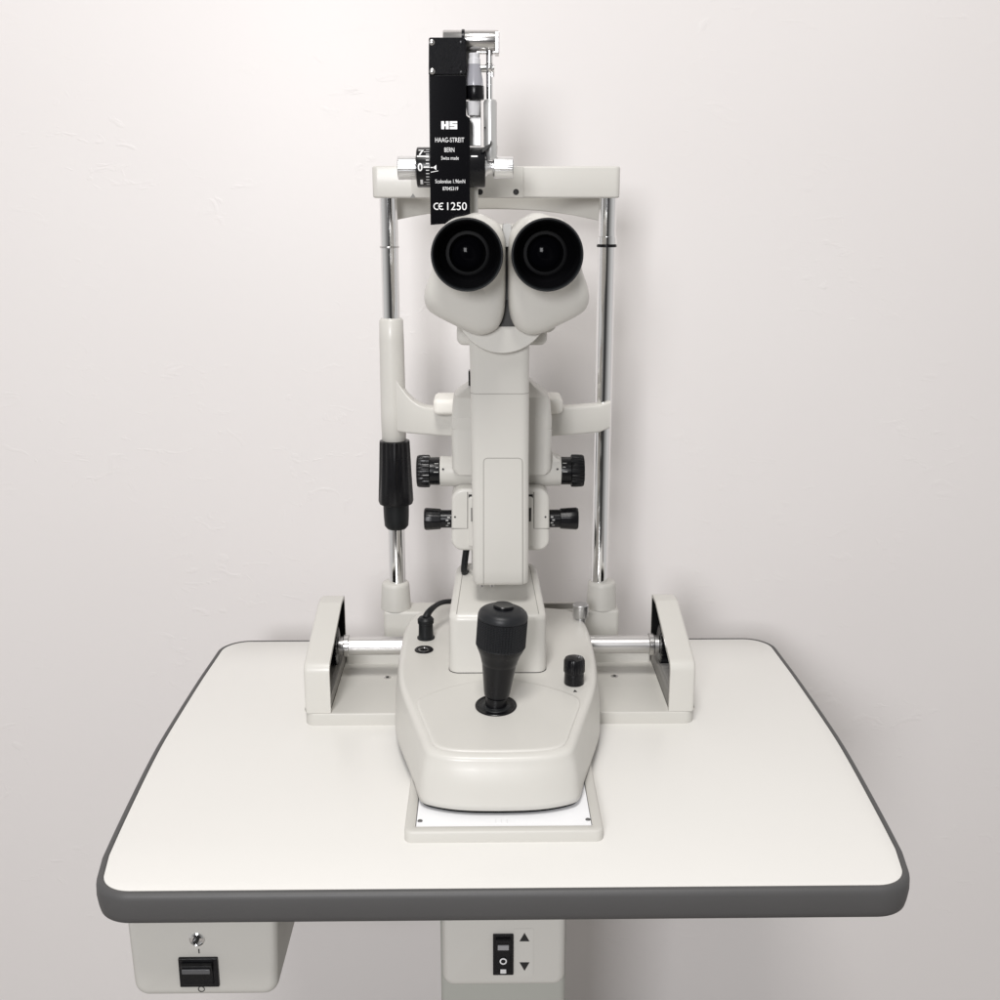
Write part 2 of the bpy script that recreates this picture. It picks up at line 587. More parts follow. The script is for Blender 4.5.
# ============================================================ guide rail bed
RC = 0.0025
rail = thing("guide_rail_bed", (RC, 0.3, 0.0),
             "cream guide rail bed with two open end guards fixed flat on the table", "rail bed")
g = G()
g.pad(rrect(RC, 0.328, 0.3495, 0.150, 0.009), 0.0, 0.0115, 0.0012, steps=3)
bed = g.build("bed_plate", CREAM_D, rail)
g = G()
g.pad(rrect(RC, 0.385, 0.302, 0.036, 0.003), 0.0115, 0.0215, 0.0015, steps=3)
g.build("rear_ledge", CREAM_D, rail)
for sx in (-1, 1):
    xo, xi = RC + sx * 0.1745, RC + sx * 0.1515
    po = rpoly([(0.2535, 0.0115), (0.3760, 0.0115), (0.3760, 0.0815), (0.352, 0.0815), (0.2535, 0.0575)], [0.0005, 0.004, 0.006, 0.006, 0.010], 6)
    pi_ = rpoly([(0.2580, 0.0135), (0.3725, 0.0135), (0.3725, 0.0785), (0.352, 0.0785), (0.2580, 0.0535)], [0.0005, 0.003, 0.004, 0.006, 0.008], 6)
    g = G()
    r_ = 0.0035
    rings = []
    for k in range(5):
        a = PI / 2 * k / 4
        rings.append([(xo - sx * r_ * (1 - math.sin(a)), p[0], p[1]) for p in offset(po, r_ * (1 - math.cos(a)))])
    rings.reverse()
    rings[0:0] = []
    rings.append([(xi, p[0], p[1]) for p in po])
    rings.append([(xi, p[0], p[1]) for p in pi_])
    g.loft(rings, True, False)
    g.mi = 1
    g.loft([[(xi, p[0], p[1]) for p in pi_], [(xo - sx * 0.006, p[0], p[1]) for p in pi_]], False, True)
    bmesh.ops.remove_doubles(g.bm, verts=g.bm.verts[:], dist=1e-6)
    guard = g.build("end_guard", [CREAM, DARK_IN], rail, sharp=50)
    g = G()
    g.prism(offset(pi_, 0.0006), "yz", xo - sx * 0.0065, xo - sx * 0.0075)
    g.build("dark_lining", DARK_IN, guard)
    g = G()
    n = 34
    for k in range(n):
        y = 0.262 + k * 0.0032
        g.prism([(y, 0.0250), (y + 0.0024, 0.0250), (y + 0.0018, 0.0284), (y + 0.0006, 0.0284)], "yz", xi + sx * 0.003, xi + sx * 0.012)
    g.box(min(xi + sx * 0.0004, xi + sx * 0.014), max(xi + sx * 0.0004, xi + sx * 0.014), 0.2586, 0.3715, 0.01352, 0.0250)
    g.build("gear_rack", material("grey rack", (0.26, 0.25, 0.235), 0.55), guard)
    g = G()
    g.lathe([(0.0022, 0), (0.0022, 0.0008), (0.0012, 0.0012)], (xo, 0.30, 0.014), (sx, 0, 0), 12)
    g.build("side_screw", STEEL, guard)
for sx in (-1, 1):
    g = G()
    c = (RC + (0.1115 if sx > 0 else -0.1075), 0.333, 0.0115)
    g.lathe([(0.0036, 0.0), (0.0036, 0.0004), (0.0, 0.0005)], c, (0, 0, 1), 20)
    sc = g.build("plate_screw", STEEL, rail)
    g = G()
    g.lathe([(0.0018, 0.0), (0.0016, 0.0008), (0, 0.0009)], c, (0, 0, 1), 6)
    g.build("hex_socket", INK, sc)
# sliding sheet in its raised cream frame
fx0, fx1, fy0, fy1 = -0.0705, 0.0758, 0.0585, 0.252
fo = rpoly([(fx0, fy0), (fx1, fy0), (fx1, fy1), (fx0, fy1)], [0.006, 0.006, 0.002, 0.002], 6)
fin = lambda d, r: rpoly([(fx0 + d, fy0 + d), (fx1 - d, fy0 + d), (fx1 - d, fy1 - d), (fx0 + d, fy1 - d)], [r, r, r * 0.5, r * 0.5], 6)
g = G()
rings = [[(p.x, p.y, 0.0) for p in fo], [(p.x, p.y, 0.0075) for p in fo], [(p.x, p.y, 0.0085) for p in offset(fo, 0.0005)], [(p.x, p.y, 0.0090) for p in offset(fo, 0.0015)],
         [(p.x, p.y, 0.0090) for p in fin(0.0072, 0.0016)], [(p.x, p.y, 0.0086) for p in fin(0.0079, 0.0012)], [(p.x, p.y, 0.0045) for p in fin(0.0080, 0.0012)]]
g.loft(rings, True, False)
g.build("sheet_frame", CREAM_D, rail, sharp=50)
g = G()
g.prism(fin(0.0084, 0.001), "xy", 0.0045, 0.0080)
sheet = g.build("sliding_sheet", WHITE_P, rail)
for x, y in ((-0.0596, 0.0755), (0.0655, 0.0758)):
    g = G()
    g.lathe([(0.0020, 0), (0.0018, 0.0004), (0, 0.0004)], (x, y, 0.0080), (0, 0, 1), 16)
    g.build("sheet_screw", material("dull screw", (0.16, 0.16, 0.16), 0.4, metal=0.7), sheet)
g = G()
for k in range(3):
    g.box(-0.0038 + k * 0.0042, -0.0028 + k * 0.0042, 0.0715, 0.0770, 0.0080, 0.00815)
g.build("sheet_tick", material("faint tick", (0.80, 0.80, 0.81), 0.4), sheet)

# =============================================================== headrest
HY = 0.405
head = thing("headrest_frame", (RC, HY, 0.0215),
             "patient headrest frame with two chrome posts, crossbar and black height knob", "headrest")
xl, xr = -0.0990, 0.1045
pr = 0.0083
# beam and sockets
g = G()
g.pad(rrect((xl + xr) / 2 + 0.003, HY + 0.001, 0.2370, 0.030, 0.004), 0.0215, 0.0570, 0.0025, steps=4)
g.build("base_beam", CREAM_D, head)
for x in (xl, xr):
    g = G()
    g.lathe([(0.0152, 0), (0.0150, 0.004), (0.0140, 0.0235), (0.0134, 0.0262), (0.0120, 0.0275), (0.0090, 0.0275)], (x + (0.003 if x > 0 else -0.002), HY, 0.0570), (0, 0, 1), 40)
    g.build("post_socket", CREAM_D, head, sharp=50)
zb = at(500, 199, HY)[1]
zt = at(500, 166, HY)[1]
for x in (xl, xr):
    dx = 0.003 if x > 0 else -0.002
    g = G()
    zr = at(500, 247, HY)[1]
    g.lathe([(pr, 0.0), (pr, 0.380)], (x, HY, 0.082), (0, 0, 1), 48)
    po = g.build("post", CHROME, head)
    g = G()
    if x > 0:
        g.lathe([(pr + 0.0003, -0.0012), (pr + 0.0011, -0.001), (pr + 0.0011, 0.001), (pr + 0.0003, 0.0012)], (x, HY, zr + 0.001), (0, 0, 1), 40)
        g.build("collar_ring", BLACK, po)
        g = G()
        g.lathe([(pr + 0.0002, 0), (pr + 0.0009, 0.0004), (pr + 0.0009, 0.007), (pr + 0.0002, 0.0075)], (x, HY, zr + 0.0022), (0, 0, 1), 40)
        g.build("collar_sleeve", CHROME, po)
    else:
        g.lathe([(pr + 0.0002, -0.0008), (pr + 0.0008, -0.0005), (pr + 0.0008, 0.0005), (pr + 0.0002, 0.0008)], (x, HY, zr), (0, 0, 1), 40)
        g.build("collar_ring", STEEL, po)
# crossbar
bxl, bxr = at(372, 180, HY - 0.013)[0], at(620.5, 180, HY - 0.013)[0]
zb, zt = at(500, 198, HY - 0.013)[1], at(500, 166, HY - 0.013)[1]
g = G()
g.pad(rpoly([(bxl, HY - 0.013), (bxr, HY - 0.013), (bxr, HY + 0.013), (bxl, HY + 0.013)], 0.0050, 6), zb, zt, 0.0020, both=True, steps=3)
bar = g.build("crossbar", CREAM, head)
sx_ = at(523.5, 180, HY - 0.013)[0]
g = G()
ax_ = at(411, 180, HY - 0.013)[0]
g.pad(rrect((ax_ + sx_) / 2, (zb + zt) / 2, sx_ - ax_, zt - zb - 0.0008, 0.0006, 3), HY - 0.012, HY - 0.0142, 0.0005, "xz", steps=2)
fp = g.build("clamp_plate", CREAM, bar)
for px in (480, 516):
    hx, hz = at(px, 192, HY - 0.0142)
    g = G()
    g.lathe([(0.0027, 0), (0.0025, 0.0003), (0, 0.0003)], (hx, HY - 0.0142, hz), (0, -1, 0), 24)
    g.build("screw_hole", INK, fp)
g = G()
hx, hz = at(413, 198, HY - 0.0144)
g.prism([(hx - 0.0025, hz + 0.0003), (hx + 0.0025, hz + 0.0003), (hx, hz + 0.004)], "xz", HY - 0.0146, HY - 0.014)
g.build("height_mark", material("grey mark", (0.18, 0.18, 0.17), 0.5), bar)
# curved forehead band behind the bar
g = G()
rings = []
N = 28
for k in range(N + 1):
    t = -1 + 2 * k / N
    x = (bxl + bxr) / 2 + t * 0.1010
    y = HY + 0.016 + 0.030 * (1 - t * t)
    z_lo = at(500, 222, HY)[1] + 0.0115 * (1 - abs(t) ** 2.2)
    z_hi = zb + 0.006
    rings.append([(x, y, z_lo), (x, y + 0.005, z_lo), (x, y + 0.005, z_hi), (x, y, z_hi)])
g.loft(rings)
g.build("forehead_band", CREAM_D, head, bevel=0.001, bseg=2)
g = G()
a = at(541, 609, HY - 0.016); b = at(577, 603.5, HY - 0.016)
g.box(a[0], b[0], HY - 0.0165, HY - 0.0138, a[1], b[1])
g.build("recess_shade_strip", material("brown grey recess shade", (0.23, 0.22, 0.20), 0.5), head, bevel=0.0005)  # brown grey strip, painted shade of the recess along the beam
# sliding sleeve with the chin rest arms
z_st, z_sb = at(390, 318, HY)[1], at(390, 441, HY)[1]
r_s = ln(12.2, HY, 0.3)
sxc = at(390.3, 380, HY)[0]
g = G()
g.lathe([(r_s - 0.001, z_sb), (r_s, z_sb + 0.001), (r_s + 0.0004, z_sb + 0.03), (r_s, z_st - 0.02), (r_s - 0.0004, z_st - 0.002), (r_s - 0.002, z_st), (pr, z_st)], (xl, HY, 0), (0, 0, 1), 40)
slv = g.build("height_sleeve", CREAM, head, sharp=60)
arm_y = lambda t: HY - 0.034 * (1 - abs(t) ** 1.5)
g = G()
rings = []
xa, xb = xl - 0.001, at(610, 415, HY)[0] - 0.001
N = 40
for k in range(N + 1):
    t = -1 + 2 * k / N
    x = xa + (xb - xa) * k / N
    y = arm_y(t) - 0.0070 - 0.0046 * min(1.0, (t + 1) / 0.14)
    zlo, zhi = at(500, 431.5, HY - 0.010)[1], at(500, 404.5, HY - 0.010)[1]
    if t < -0.66:                                     # sweeps up into the sleeve
        q = (-0.66 - t) / 0.34
        zhi += 0.034 * q ** 2
    if t > 0.9:
        zhi += 0.003 * (t - 0.9) * 10
        zlo += 0.003 * (t - 0.9) * 10
    d = 0.020
    rings.append([(x, p[0], p[1]) for p in rpoly([(y, zlo), (y + d, zlo), (y + d, zhi), (y, zhi)], 0.0022, 3)])
g.loft(rings)
carm = g.build("chin_arm", CREAM, head, sharp=50)
for s_, (pa, pb, pt, pbm) in ((-1, (433, 462, 399, 415)), (1, (540, 563, 398.5, 414))):
    yq = HY - 0.045
    x0, z1 = at(pa, pt, yq); x1, z0 = at(pb, pbm, yq)
    g = G()
    g.pad(rrect((x0 + x1) / 2, (yq - 0.002 + HY - 0.005) / 2, x1 - x0, 0.043, 0.006), z0, z1, 0.004, both=True, steps=4)
    g.build("chin_pad", WARM, head, sharp=60)
# black height knob
z0, z1, z2 = at(393, 440, HY)[1], at(393, 504, HY)[1], at(393, 528, HY)[1]
r0, r1, r2 = ln(15.3, HY, .25), ln(17.6, HY, .2), ln(12.6, HY, .17)
g = G()
H = z0 - z1
g.lathe([(r0 - 0.002, 0), (r0 - 0.0003, 0.0006), (r0, 0.002), ((r0 + r1) / 2, -1e-9 + H * 0.5), (r1, H - 0.004), (r1 - 0.001, H - 0.001), (r1 - 0.004, H)], (xl + 0.0005, HY, z0), (0, 0, -1), rib=(14, 0.0011, 0.0015, H - 0.005))
kn = g.build("height_knob", BLACK, head, sharp=25)
g = G()
H2 = z1 - z2
g.lathe([(r2 + 0.0003, 0), (r2, H2 * 0.5), (r2 - 0.0006, H2 - 0.003), (r2 - 0.003, H2)], (xl + 0.0005, HY, z1), (0, 0, -1), 40)
g.build("knob_collar", RUBBER, kn)

# ================================================================ slit lamp
lamp = thing("slit_lamp_microscope", (0.0, 0.24, 0.009),
             "cream slit lamp microscope with black eyepieces and joystick on sliding base", "slit lamp")
# --- sliding base
bot = [(0, .0805), (.020, .0812), (.036, .0836), (.0505, .0885), (.0592, .0945), (.0628, .105), (.0665, .123), (.0725, .147), (.0862, .203),
       (.0905, .245), (.0918, .295), (.0905, .342), (.084, .374), (.066, .390), (.035, .3945), (0, .3955)]
topo = [(0, .0880), (.020, .0885), (.036, .0900), (.0475, .0935), (.0548, .0990), (.0590, .109), (.0628, .124), (.0690, .147), (.0825, .200),
        (.0870, .242), (.0880, .295), (.0865, .338), (.080, .368), (.063, .382), (.034, .3865), (0, .3875)]


def mirror(pts, sub=6):
    c = catmull([(a, b, 0) for a, b in pts], sub)
    h = [(max(p.x, 0.0), p.y) for p in c]
    return h[:-1] + [(-a, b) for a, b in reversed(h)][:-1]


Bm, Tm = mirror(bot), mirror(topo)


def zdeck(y):
    return 0.0634 - 0.010 * (0.30 - y)


def sstep(a, b, v):
    v = max(0.0, min(1.0, (v - a) / (b - a)))
    return v * v * (3 - 2 * v)


def ztop(x, y):
    t = 0.196 - y
    w_ = 0.012
    soft = w_ * math.log1p(math.exp(max(-30.0, min(30.0, t / w_))))
    return zdeck(y) - 0.078 * soft


rings = [[(x * 0.985, 0.24 + (y - 0.24) * 0.985, 0.0115) for x, y in Bm]]
for f in (0.0, 0.12, 0.5, 0.86):
    rr = []
    for (x0, y0), (x1, y1) in zip(Bm, Tm):
        fb = f + 0.10 * math.sin(PI * f) * 0
        x, y = x0 + (x1 - x0) * f * f, y0 + (y1 - y0) * f * f
        rr.append((x, y, 0.0128 + (ztop(x1, y1) - 0.004 - 0.0128) * f))
    rings.append(rr)
for k in range(7):
    a = PI / 2 * k / 6
    ro = offset(Tm, 0.0052 * (1 - math.cos(a)))
    rings.append([(p.x, p.y, ztop(*Tm[i]) - 0.0052 * (1 - math.sin(a)) if k < 6 else ztop(p.x, p.y)) for i, p in enumerate(ro)])
core = offset(Tm, 0.0052)
for s_ in [1 - k / 60 for k in range(1, 60)]:
    rings.append([(p.x * s_, 0.20 + (p.y - 0.20) * s_, ztop(p.x * s_, 0.20 + (p.y - 0.20) * s_)) for p in core])
g = G()
g.loft(rings)
base = g.build("sliding_base", CREAM, lamp, sharp=70)
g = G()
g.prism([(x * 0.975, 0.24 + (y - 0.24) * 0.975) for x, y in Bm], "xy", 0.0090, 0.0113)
g.build("base_gap_shadow", DARK_IN, base)  # dark slab that paints in the contact shadow under the base

# raised hand rest panel round the joystick: its back edge is the long arc
PANEL_H = 0.0013
yarc = lambda x: 0.2075 - 7.4 * x * x
core2 = [p for p in offset(Tm, 0.0070) if p.y < yarc(p.x) - 0.001]
core2.sort(key=lambda p: math.atan2(p.x, -(p.y - 0.16)))
xe = max(p.x for p in core2)
pl = [Vector((p.x, p.y)) for p in core2] + [Vector((xe - 2 * xe * k / 60, yarc(xe - 2 * xe * k / 60))) for k in range(61)]
# even spacing, then soften the corners
tot = [0.0]
for a, b in zip(pl, pl[1:] + pl[:1]): tot.append(tot[-1] + (b - a).length)
N = 260
ev = []
m_ = 0
for k in range(N):
    d = tot[-1] * k / N
    while tot[m_ + 1] < d: m_ += 1
    a, b = pl[m_], pl[(m_ + 1) % len(pl)]
    ev.append(a + (b - a) * ((d - tot[m_]) / max(1e-9, tot[m_ + 1] - tot[m_])))
for _ in range(14):
    ev = [(ev[k - 1] + ev[k] * 2 + ev[(k + 1) % N]) / 4 for k in range(N)]
rings = [[(p.x, p.y, ztop(p.x, p.y) - 0.0008) for p in ev]]
for k in range(6):
    a = PI / 2 * k / 5
    rings.append([(p.x, p.y, ztop(p.x, p.y) + PANEL_H * math.sin(a)) for p in offset(ev, 0.0022 * (1 - math.cos(a)))])
cc = offset(ev, 0.0022)
for k in range(1, 40):
    q = 1 - k / 40
    rings.append([(p.x * q, 0.150 + (p.y - 0.150) * q, ztop(p.x * q, 0.150 + (p.y - 0.150) * q) + PANEL_H) for p in cc])
g = G()
g.loft(rings)
g.build("hand_rest_panel", CREAM, base, sharp=70)

# --- axle, collars and wheels
AY, AZ = 0.330, 0.0456
g = G()
g.lathe([(0.0088, RC - 0.152), (0.0088, RC + 0.152)], (0, AY, AZ), (1, 0, 0), 96)
axle = g.build("axle", material("satin chrome", (0.66, 0.65, 0.64), 0.32, metal=1.0), lamp)
for sx in (-1, 1):
    g = G()
    g.lathe([(0.0092, 0), (0.0106, 0.0006), (0.0106, 0.0046), (0.0094, 0.0055)], (RC + sx * 0.1425, AY, AZ), (sx, 0, 0), 36)
    g.build("collar", STEEL, axle)
    g = G()
    g.lathe([(0.015, 0), (0.0185, 0.0008), (0.0185, 0.0085), (0.017, 0.0095)], (RC + sx * 0.1528, AY, AZ), (sx, 0, 0), rib=(28, 0.0016, 0.0005, 0.009))
    g.build("gear_wheel", BLACK, axle, sharp=25)

# --- joystick
jx, jy = -0.0022, 0.1615
jz = ztop(jx, jy) + PANEL_H
g = G()
g.lathe([(0.0168, -0.0010), (0.0168, 0.0003), (0.0163, 0.0007), (0.0152, 0.0006), (0.0146, 0.0), (0.004, 0.0)], (jx, jy, jz + 0.0006), (0, -0.10, 1), 48)
well = g.build("joystick_well", BLACK, lamp)
g = G()
g.lathe([(0.0118, 0.0), (0.0112, 0.0006), (0.009, 0.0009), (0.0078, 0.0022)], (jx, jy, jz + 0.0005), (0, -0.10, 1), 40)
g.build("dust_boot", RUBBER, well)
jt = Vector((0.0045, jy - 0.001, 0.1535)) - Vector((jx, jy, jz))
JL = jt.length
g = G()
o = (jx, jy, jz)
js = lambda pr_: [(r * 1.13, t * 0.965) for r, t in pr_]
g.lathe(js([(0.0078, 0), (0.0076, 0.0085), (0.0080, 0.0092), (0.0090, 0.0105), (0.0094, 0.013), (0.0122, 0.038), (0.0125, 0.0395), (0.0128, 0.040), (0.0132, 0.0425),
         (0.0152, 0.0490), (0.0165, 0.0520), (0.0168, 0.0545)]), o, jt, 56)
joy = g.build("joystick", BLACK, lamp, sharp=30)
g = G()
prof = [(0.0164, 0.0540), (0.0172, 0.0546)]
h0, h1 = 0.0550, 0.0785
n = 17
for k in range(n):
    a = h0 + (h1 - h0) * k / n
    b = h0 + (h1 - h0) * (k + 0.70) / n
    prof += [(0.0176, a), (0.0176, b), (0.0171, b + 0.00005)]
prof += [(0.0176, 0.0790), (0.0175, 0.0812), (0.0166, 0.0838), (0.0150, 0.0855), (0.0120, 0.0872), (0.006, 0.0878)]
g.lathe(js(prof), o, jt, rib=(50, 0.0006, 0.0549 * 0.965, 0.0787 * 0.965))
grip = g.build("grip", material("knurled grip rubber", (0.012, 0.013, 0.015), 0.42, spec=0.35, bump=0.1, bscale=1800), joy, sharp=30)
g = G()
g.lathe(js([(0.0072, 0.0868), (0.0072, 0.0896), (0.0066, 0.0904), (0.0045, 0.0901), (0, 0.0900)]), o, jt, 36)
g.build("push_button", BLACK, joy)


def base_point(px, py):
    """photo point on the top of the sliding base"""
    d = FWD * F_PX + RGT * (px - 500) + UPV * (500 - py)
    z = 0.062
    for _ in range(6):
        p = CAM + d * ((z - CAM.z) / d.z)
        z = ztop(p.x, p.y)
    return p


# --- controls on the base
p = base_point(574, 683)
g = G()
g.lathe([(0.0082, 0), (0.0085, 0.0008), (0.0081, 0.0100), (0.0085, 0.0103), (0.0090, 0.0110), (0.0088, 0.0205), (0.0078, 0.0225), (0.005, 0.0232), (0, 0.0234)], p, (0, 0.0, 1), rib=(20, 0.00018, 0.0105, 0.021))
g.build("brake_knob", BLACK, lamp, sharp=28)
p = base_point(575, 691)
g = G()
g.prism([(p.x - 0.0016, p.y - 0.002), (p.x + 0.0016, p.y - 0.002), (p.x, p.y + 0.002)], "xy", p.z, p.z + 0.0003)
g.build("brake_mark", INK, lamp)
p = base_point(582, 619) + Vector((-0.0015, 0.0, 0.0))
g = G()
g.lathe([(0.0048, -0.004), (0.0048, 0.0012), (0.0072, 0.0016), (0.0076, 0.0024), (0.0076, 0.0135), (0.0070, 0.0145), (0.004, 0.0148), (0, 0.0148)], p + Vector((0, 0, 0.001)), (0, 0, 1), 40)
g.build("lock_screw", material("turned steel", (0.55, 0.55, 0.55), 0.36, metal=1.0, bump=0.05, bscale=900), lamp, sharp=28)
p = base_point(424, 650)
g = G()
g.lathe([(0.0085, -0.001), (0.0085, 0.0006), (0.0078, 0.0012), (0.0062, 0.0012), (0.0056, 0.0004), (0, 0.0004)], p, (0, 0, 1), 36)
sk = g.build("socket", BLACK, lamp)
g = G()
g.lathe([(0.0053, 0.0004), (0.0050, 0.0009), (0.0036, 0.0009), (0.0034, 0.0005)], p, (0, 0, 1), 30, cap0=False, cap1=False)
g.build("socket_ring", STEEL, sk)
p = base_point(426, 638)
g = G()
g.lathe([(0.0082, 0), (0.0082, 0.0012), (0.0068, 0.002), (0.0066, 0.0145), (0.0074, 0.0150), (0.0076, 0.0185), (0.0060, 0.0205), (0.004, 0.0210)], p, (0, 0, 1), 32)
plug = g.build("cable_plug", RUBBER, lamp, sharp=32)
c0 = p + Vector((0, 0, 0.019))
path = catmull([c0, c0 + Vector((0.0022, 0.004, 0.004)), c0 + Vector((0.0065, 0.012, 0.0065)), c0 + Vector((0.0125, 0.024, 0.0065)),
                c0 + Vector((0.020, 0.034, 0.0045)), c0 + Vector((0.030, 0.046, -0.001)), c0 + Vector((0.045, 0.050, -0.012))], 8)
g = G()
g.tube(path, lambda t: 0.0040 - 0.0016 * min(1, t * 2.6), 12)
g.build("power_cable", RUBBER, plug)

# --- pedestal
py0 = 0.2235
hw, hb = 0.0424, 0.0362
ped = rpoly([(-hw, py0), (hw, py0), (hb + 0.001, 0.318), (-hb - 0.001, 0.318)], [0.009, 0.009, 0.012, 0.012], 7)
zf = lambda y: 0.1150 + (y - py0) * 0.20
g = G()
rings = [[(p.x, p.y, 0.0600) for p in ped], [(p.x, p.y, zf(p.y) - 0.006) for p in offset(ped, 0.0004)]]
for k in range(1, 7):
    a = PI / 2 * k / 6
    rings.append([(p.x, p.y, zf(p.y) - 0.006 * (1 - math.sin(a))) for p in offset(ped, 0.0004 + 0.006 * (1 - math.cos(a)))])
g.loft(rings)
pd = g.build("pedestal", CREAM, lamp, sharp=50)
g = G()
g.prism(offset(ped, -0.0004), "xy", 0.0606, 0.0630)
g.build("pedestal_gasket", DARK_IN, pd)
g = G()
ip = offset(ped, 0.0078)
loop = [Vector((p.x, p.y, zf(p.y) + 0.00002)) for p in ip if p.y > py0 + 0.004]
ip2 = rpoly([(-hw + 0.0075, py0 + 0.003), (hw - 0.0075, py0 + 0.003), (hb - 0.006, 0.308), (-hb + 0.006, 0.308)], [0, 0, 0.004, 0.004], 4)
g.tube([(p.x, p.y, zf(p.y) + 0.0000) for p in ip2[1:] + ip2[:1]], 0.0003, 6)
g.build("pedestal_seam", SEAM_L, pd)
# swing pivot and cable behind the arm
g = G()
g.lathe([(0.022, 0.0), (0.022, 0.004), (0.019, 0.007), (0.019, 0.0300)], (-0.004, 0.302, 0.128), (0, 0, 1), 36)
g.build("swing_pivot", CREAM_D, lamp)
g = G()
a = at(467.5, 540, 0.288); b = at(464.5, 566, 0.288)
g.tube(catmull([(a[0], 0.292, a[1] + 0.01), (a[0], 0.288, a[1]), (b[0], 0.288, b[1] + 0.002), (b[0], 0.294, b[1] - 0.008), (b[0] + 0.004, 0.305, b[1] - 0.012)], 6), 0.0030, 10)
g.build("lamp_cable", RUBBER, lamp)

# --- curved front arm
AYF = 0.2300
acx = 0.0020
za0, za1 = at(500, 588.5, AYF)[1], at(500, 340, AYF)[1]


def lean(z):
    t = max(0.0, min(1.0, (z - za0) / (za1 - za0)))
    return -0.011 * t * t + 0.004 * max(0.0, (0.22 - t) / 0.22) ** 2


def arm_ring(z, ins=0.0, dy=0.0, w=0.0):
    dy += lean(z)
    cx = acx + 0.0012 * (1 - (z - za0) / (za1 - za0)) - 0.0004
    return [(p.x, p.y, z) for p in rrect(cx, AYF + 0.0185 + dy, 0.0474 - 2 * ins + w, 0.037 - 2 * ins, max(0.0066 - ins * 0.5, 0.001), 6)]


rings = []
for k in range(6):
    a = PI / 2 * k / 5
    rings.append(arm_ring(za0 + 0.0045 * (1 - math.sin(a)), 0.0045 * (1 - math.cos(a))))
rings.reverse()
rings = rings[::-1]
lower = [arm_ring(za0 + 0.0045 * (1 - math.cos(PI / 2 * k / 5)), 0.0045 * (1 - math.sin(PI / 2 * k / 5)), dy=0.002 * (1 - k / 5)) for k in range(6)]
for k in range(1, 20):
    z = za0 + 0.0045 + (za1 + 0.02 - za0 - 0.0045) * k / 19
    t = max(0, (z - (za1 - 0.03)) / 0.05)
    lower.append(arm_ring(z, dy=-0.002 * t * t, w=0.003 * t * t))
g = G()
g.loft(lower)
arm = g.build("front_arm", CREAM, lamp, sharp=50)
# seams: the cover joint and the long front panel
g = G()
q = [at(a, b, AYF) for a, b in ((483.5, 586), (483.5, 461), (484.5, 458.4), (487, 457.3), (518.5, 457.3), (521.3, 458.4), (522.3, 461), (522.8, 586))]
q2 = []
for p_, n_ in zip(q, q[1:]):
    m_ = 14 if abs(p_[1] - n_[1]) > 0.02 else 1
    q2 += [(p_[0] + (n_[0] - p_[0]) * k / m_, p_[1] + (n_[1] - p_[1]) * k / m_) for k in range(m_)]
q2.append(q[-1])
g.tube([Vector((a, AYF + lean(b) + 0.00005, b)) for a, b in q2], 0.00030, 6)
g.build("panel_seam", SEAM_L, arm)
g = G()
zs = at(500, 392.5, AYF)[1]
rg = [Vector((p[0], p[1], zs)) for p in arm_ring(zs, 0.00008)]
g.tube(rg, 0.00028, 6, closed=True)
g.build("cover_seam", SEAM_L, arm)
for px in (482, 492):
    sxx, szz = at(px, 590, AYF + 0.012)
    g = G()
    g.lathe([(0.0020, 0), (0.0020, 0.003), (0.0012, 0.0036)], (sxx, AYF + 0.012, za0 + 0.001), (0, 0, -1), 14)
    g.build("arm_screw", STEEL, arm)

# --- lamp housing behind the arm
LY = 0.282
X = lambda px, y=LY, py=440: at(px, py, y)[0]
Z = lambda py, y=LY: at(500, py, y)[1]
hx0, hx1 = X(451.5), X(552)
hc, hwid = (hx0 + hx1) / 2, hx1 - hx0
g = G()


def hring(z, ins, dy=0.0, r=0.006):
    return [(p.x, p.y, z) for p in rrect(hc, LY + 0.030 + dy / 2, hwid - 2 * ins, 0.060 - dy, max(r - ins * 0.4, 0.001), 6)]


rings = [hring(Z(475), 0.004), hring(Z(472.5), 0.0012), hring(Z(469), 0.0), hring(Z(431.2), 0.0), hring(Z(430.6), 0.0006), hring(Z(430.0), 0.0006), hring(Z(429.4), 0.0),
         hring(Z(418), 0.0), hring(Z(416), 0.0004, 0.001), hring(Z(403), 0.0012, 0.007), hring(Z(399.5), 0.0028, 0.009), hring(Z(397), 0.006, 0.014), hring(Z(391), 0.0145, 0.024), hring(Z(383), 0.021, 0.03), hring(Z(379), 0.024, 0.034)]
g.loft(rings)
lh = g.build("lamp_housing", CREAM, lamp, sharp=24)
g = G()
sx0, sz0 = at(468.5, 386, LY + 0.02); sx1, sz1 = at(473, 371, LY + 0.02)
g.box(sx0, sx1, LY + 0.02, LY + 0.03, sz0, sz1)
g.build("filter_lever", BLACK, lh, bevel=0.0006)
# horizontal drum with two large knobs
dz = (Z(461) + Z(491)) / 2
dr = (Z(461) - Z(491)) / 2
DY = LY + 0.020
dsx = lambda px: at(px, 476, DY - 0.006)[0]
g = G()
g.lathe([(dr * 0.97, 0.0), (dr, 0.0008), (dr, dsx(561) - dsx(440) - 0.0008), (dr * 0.97, dsx(561) - dsx(440))], (dsx(440), DY, dz), (1, 0, 0), 48)
drum = g.build("slit_drum", CREAM, lamp)
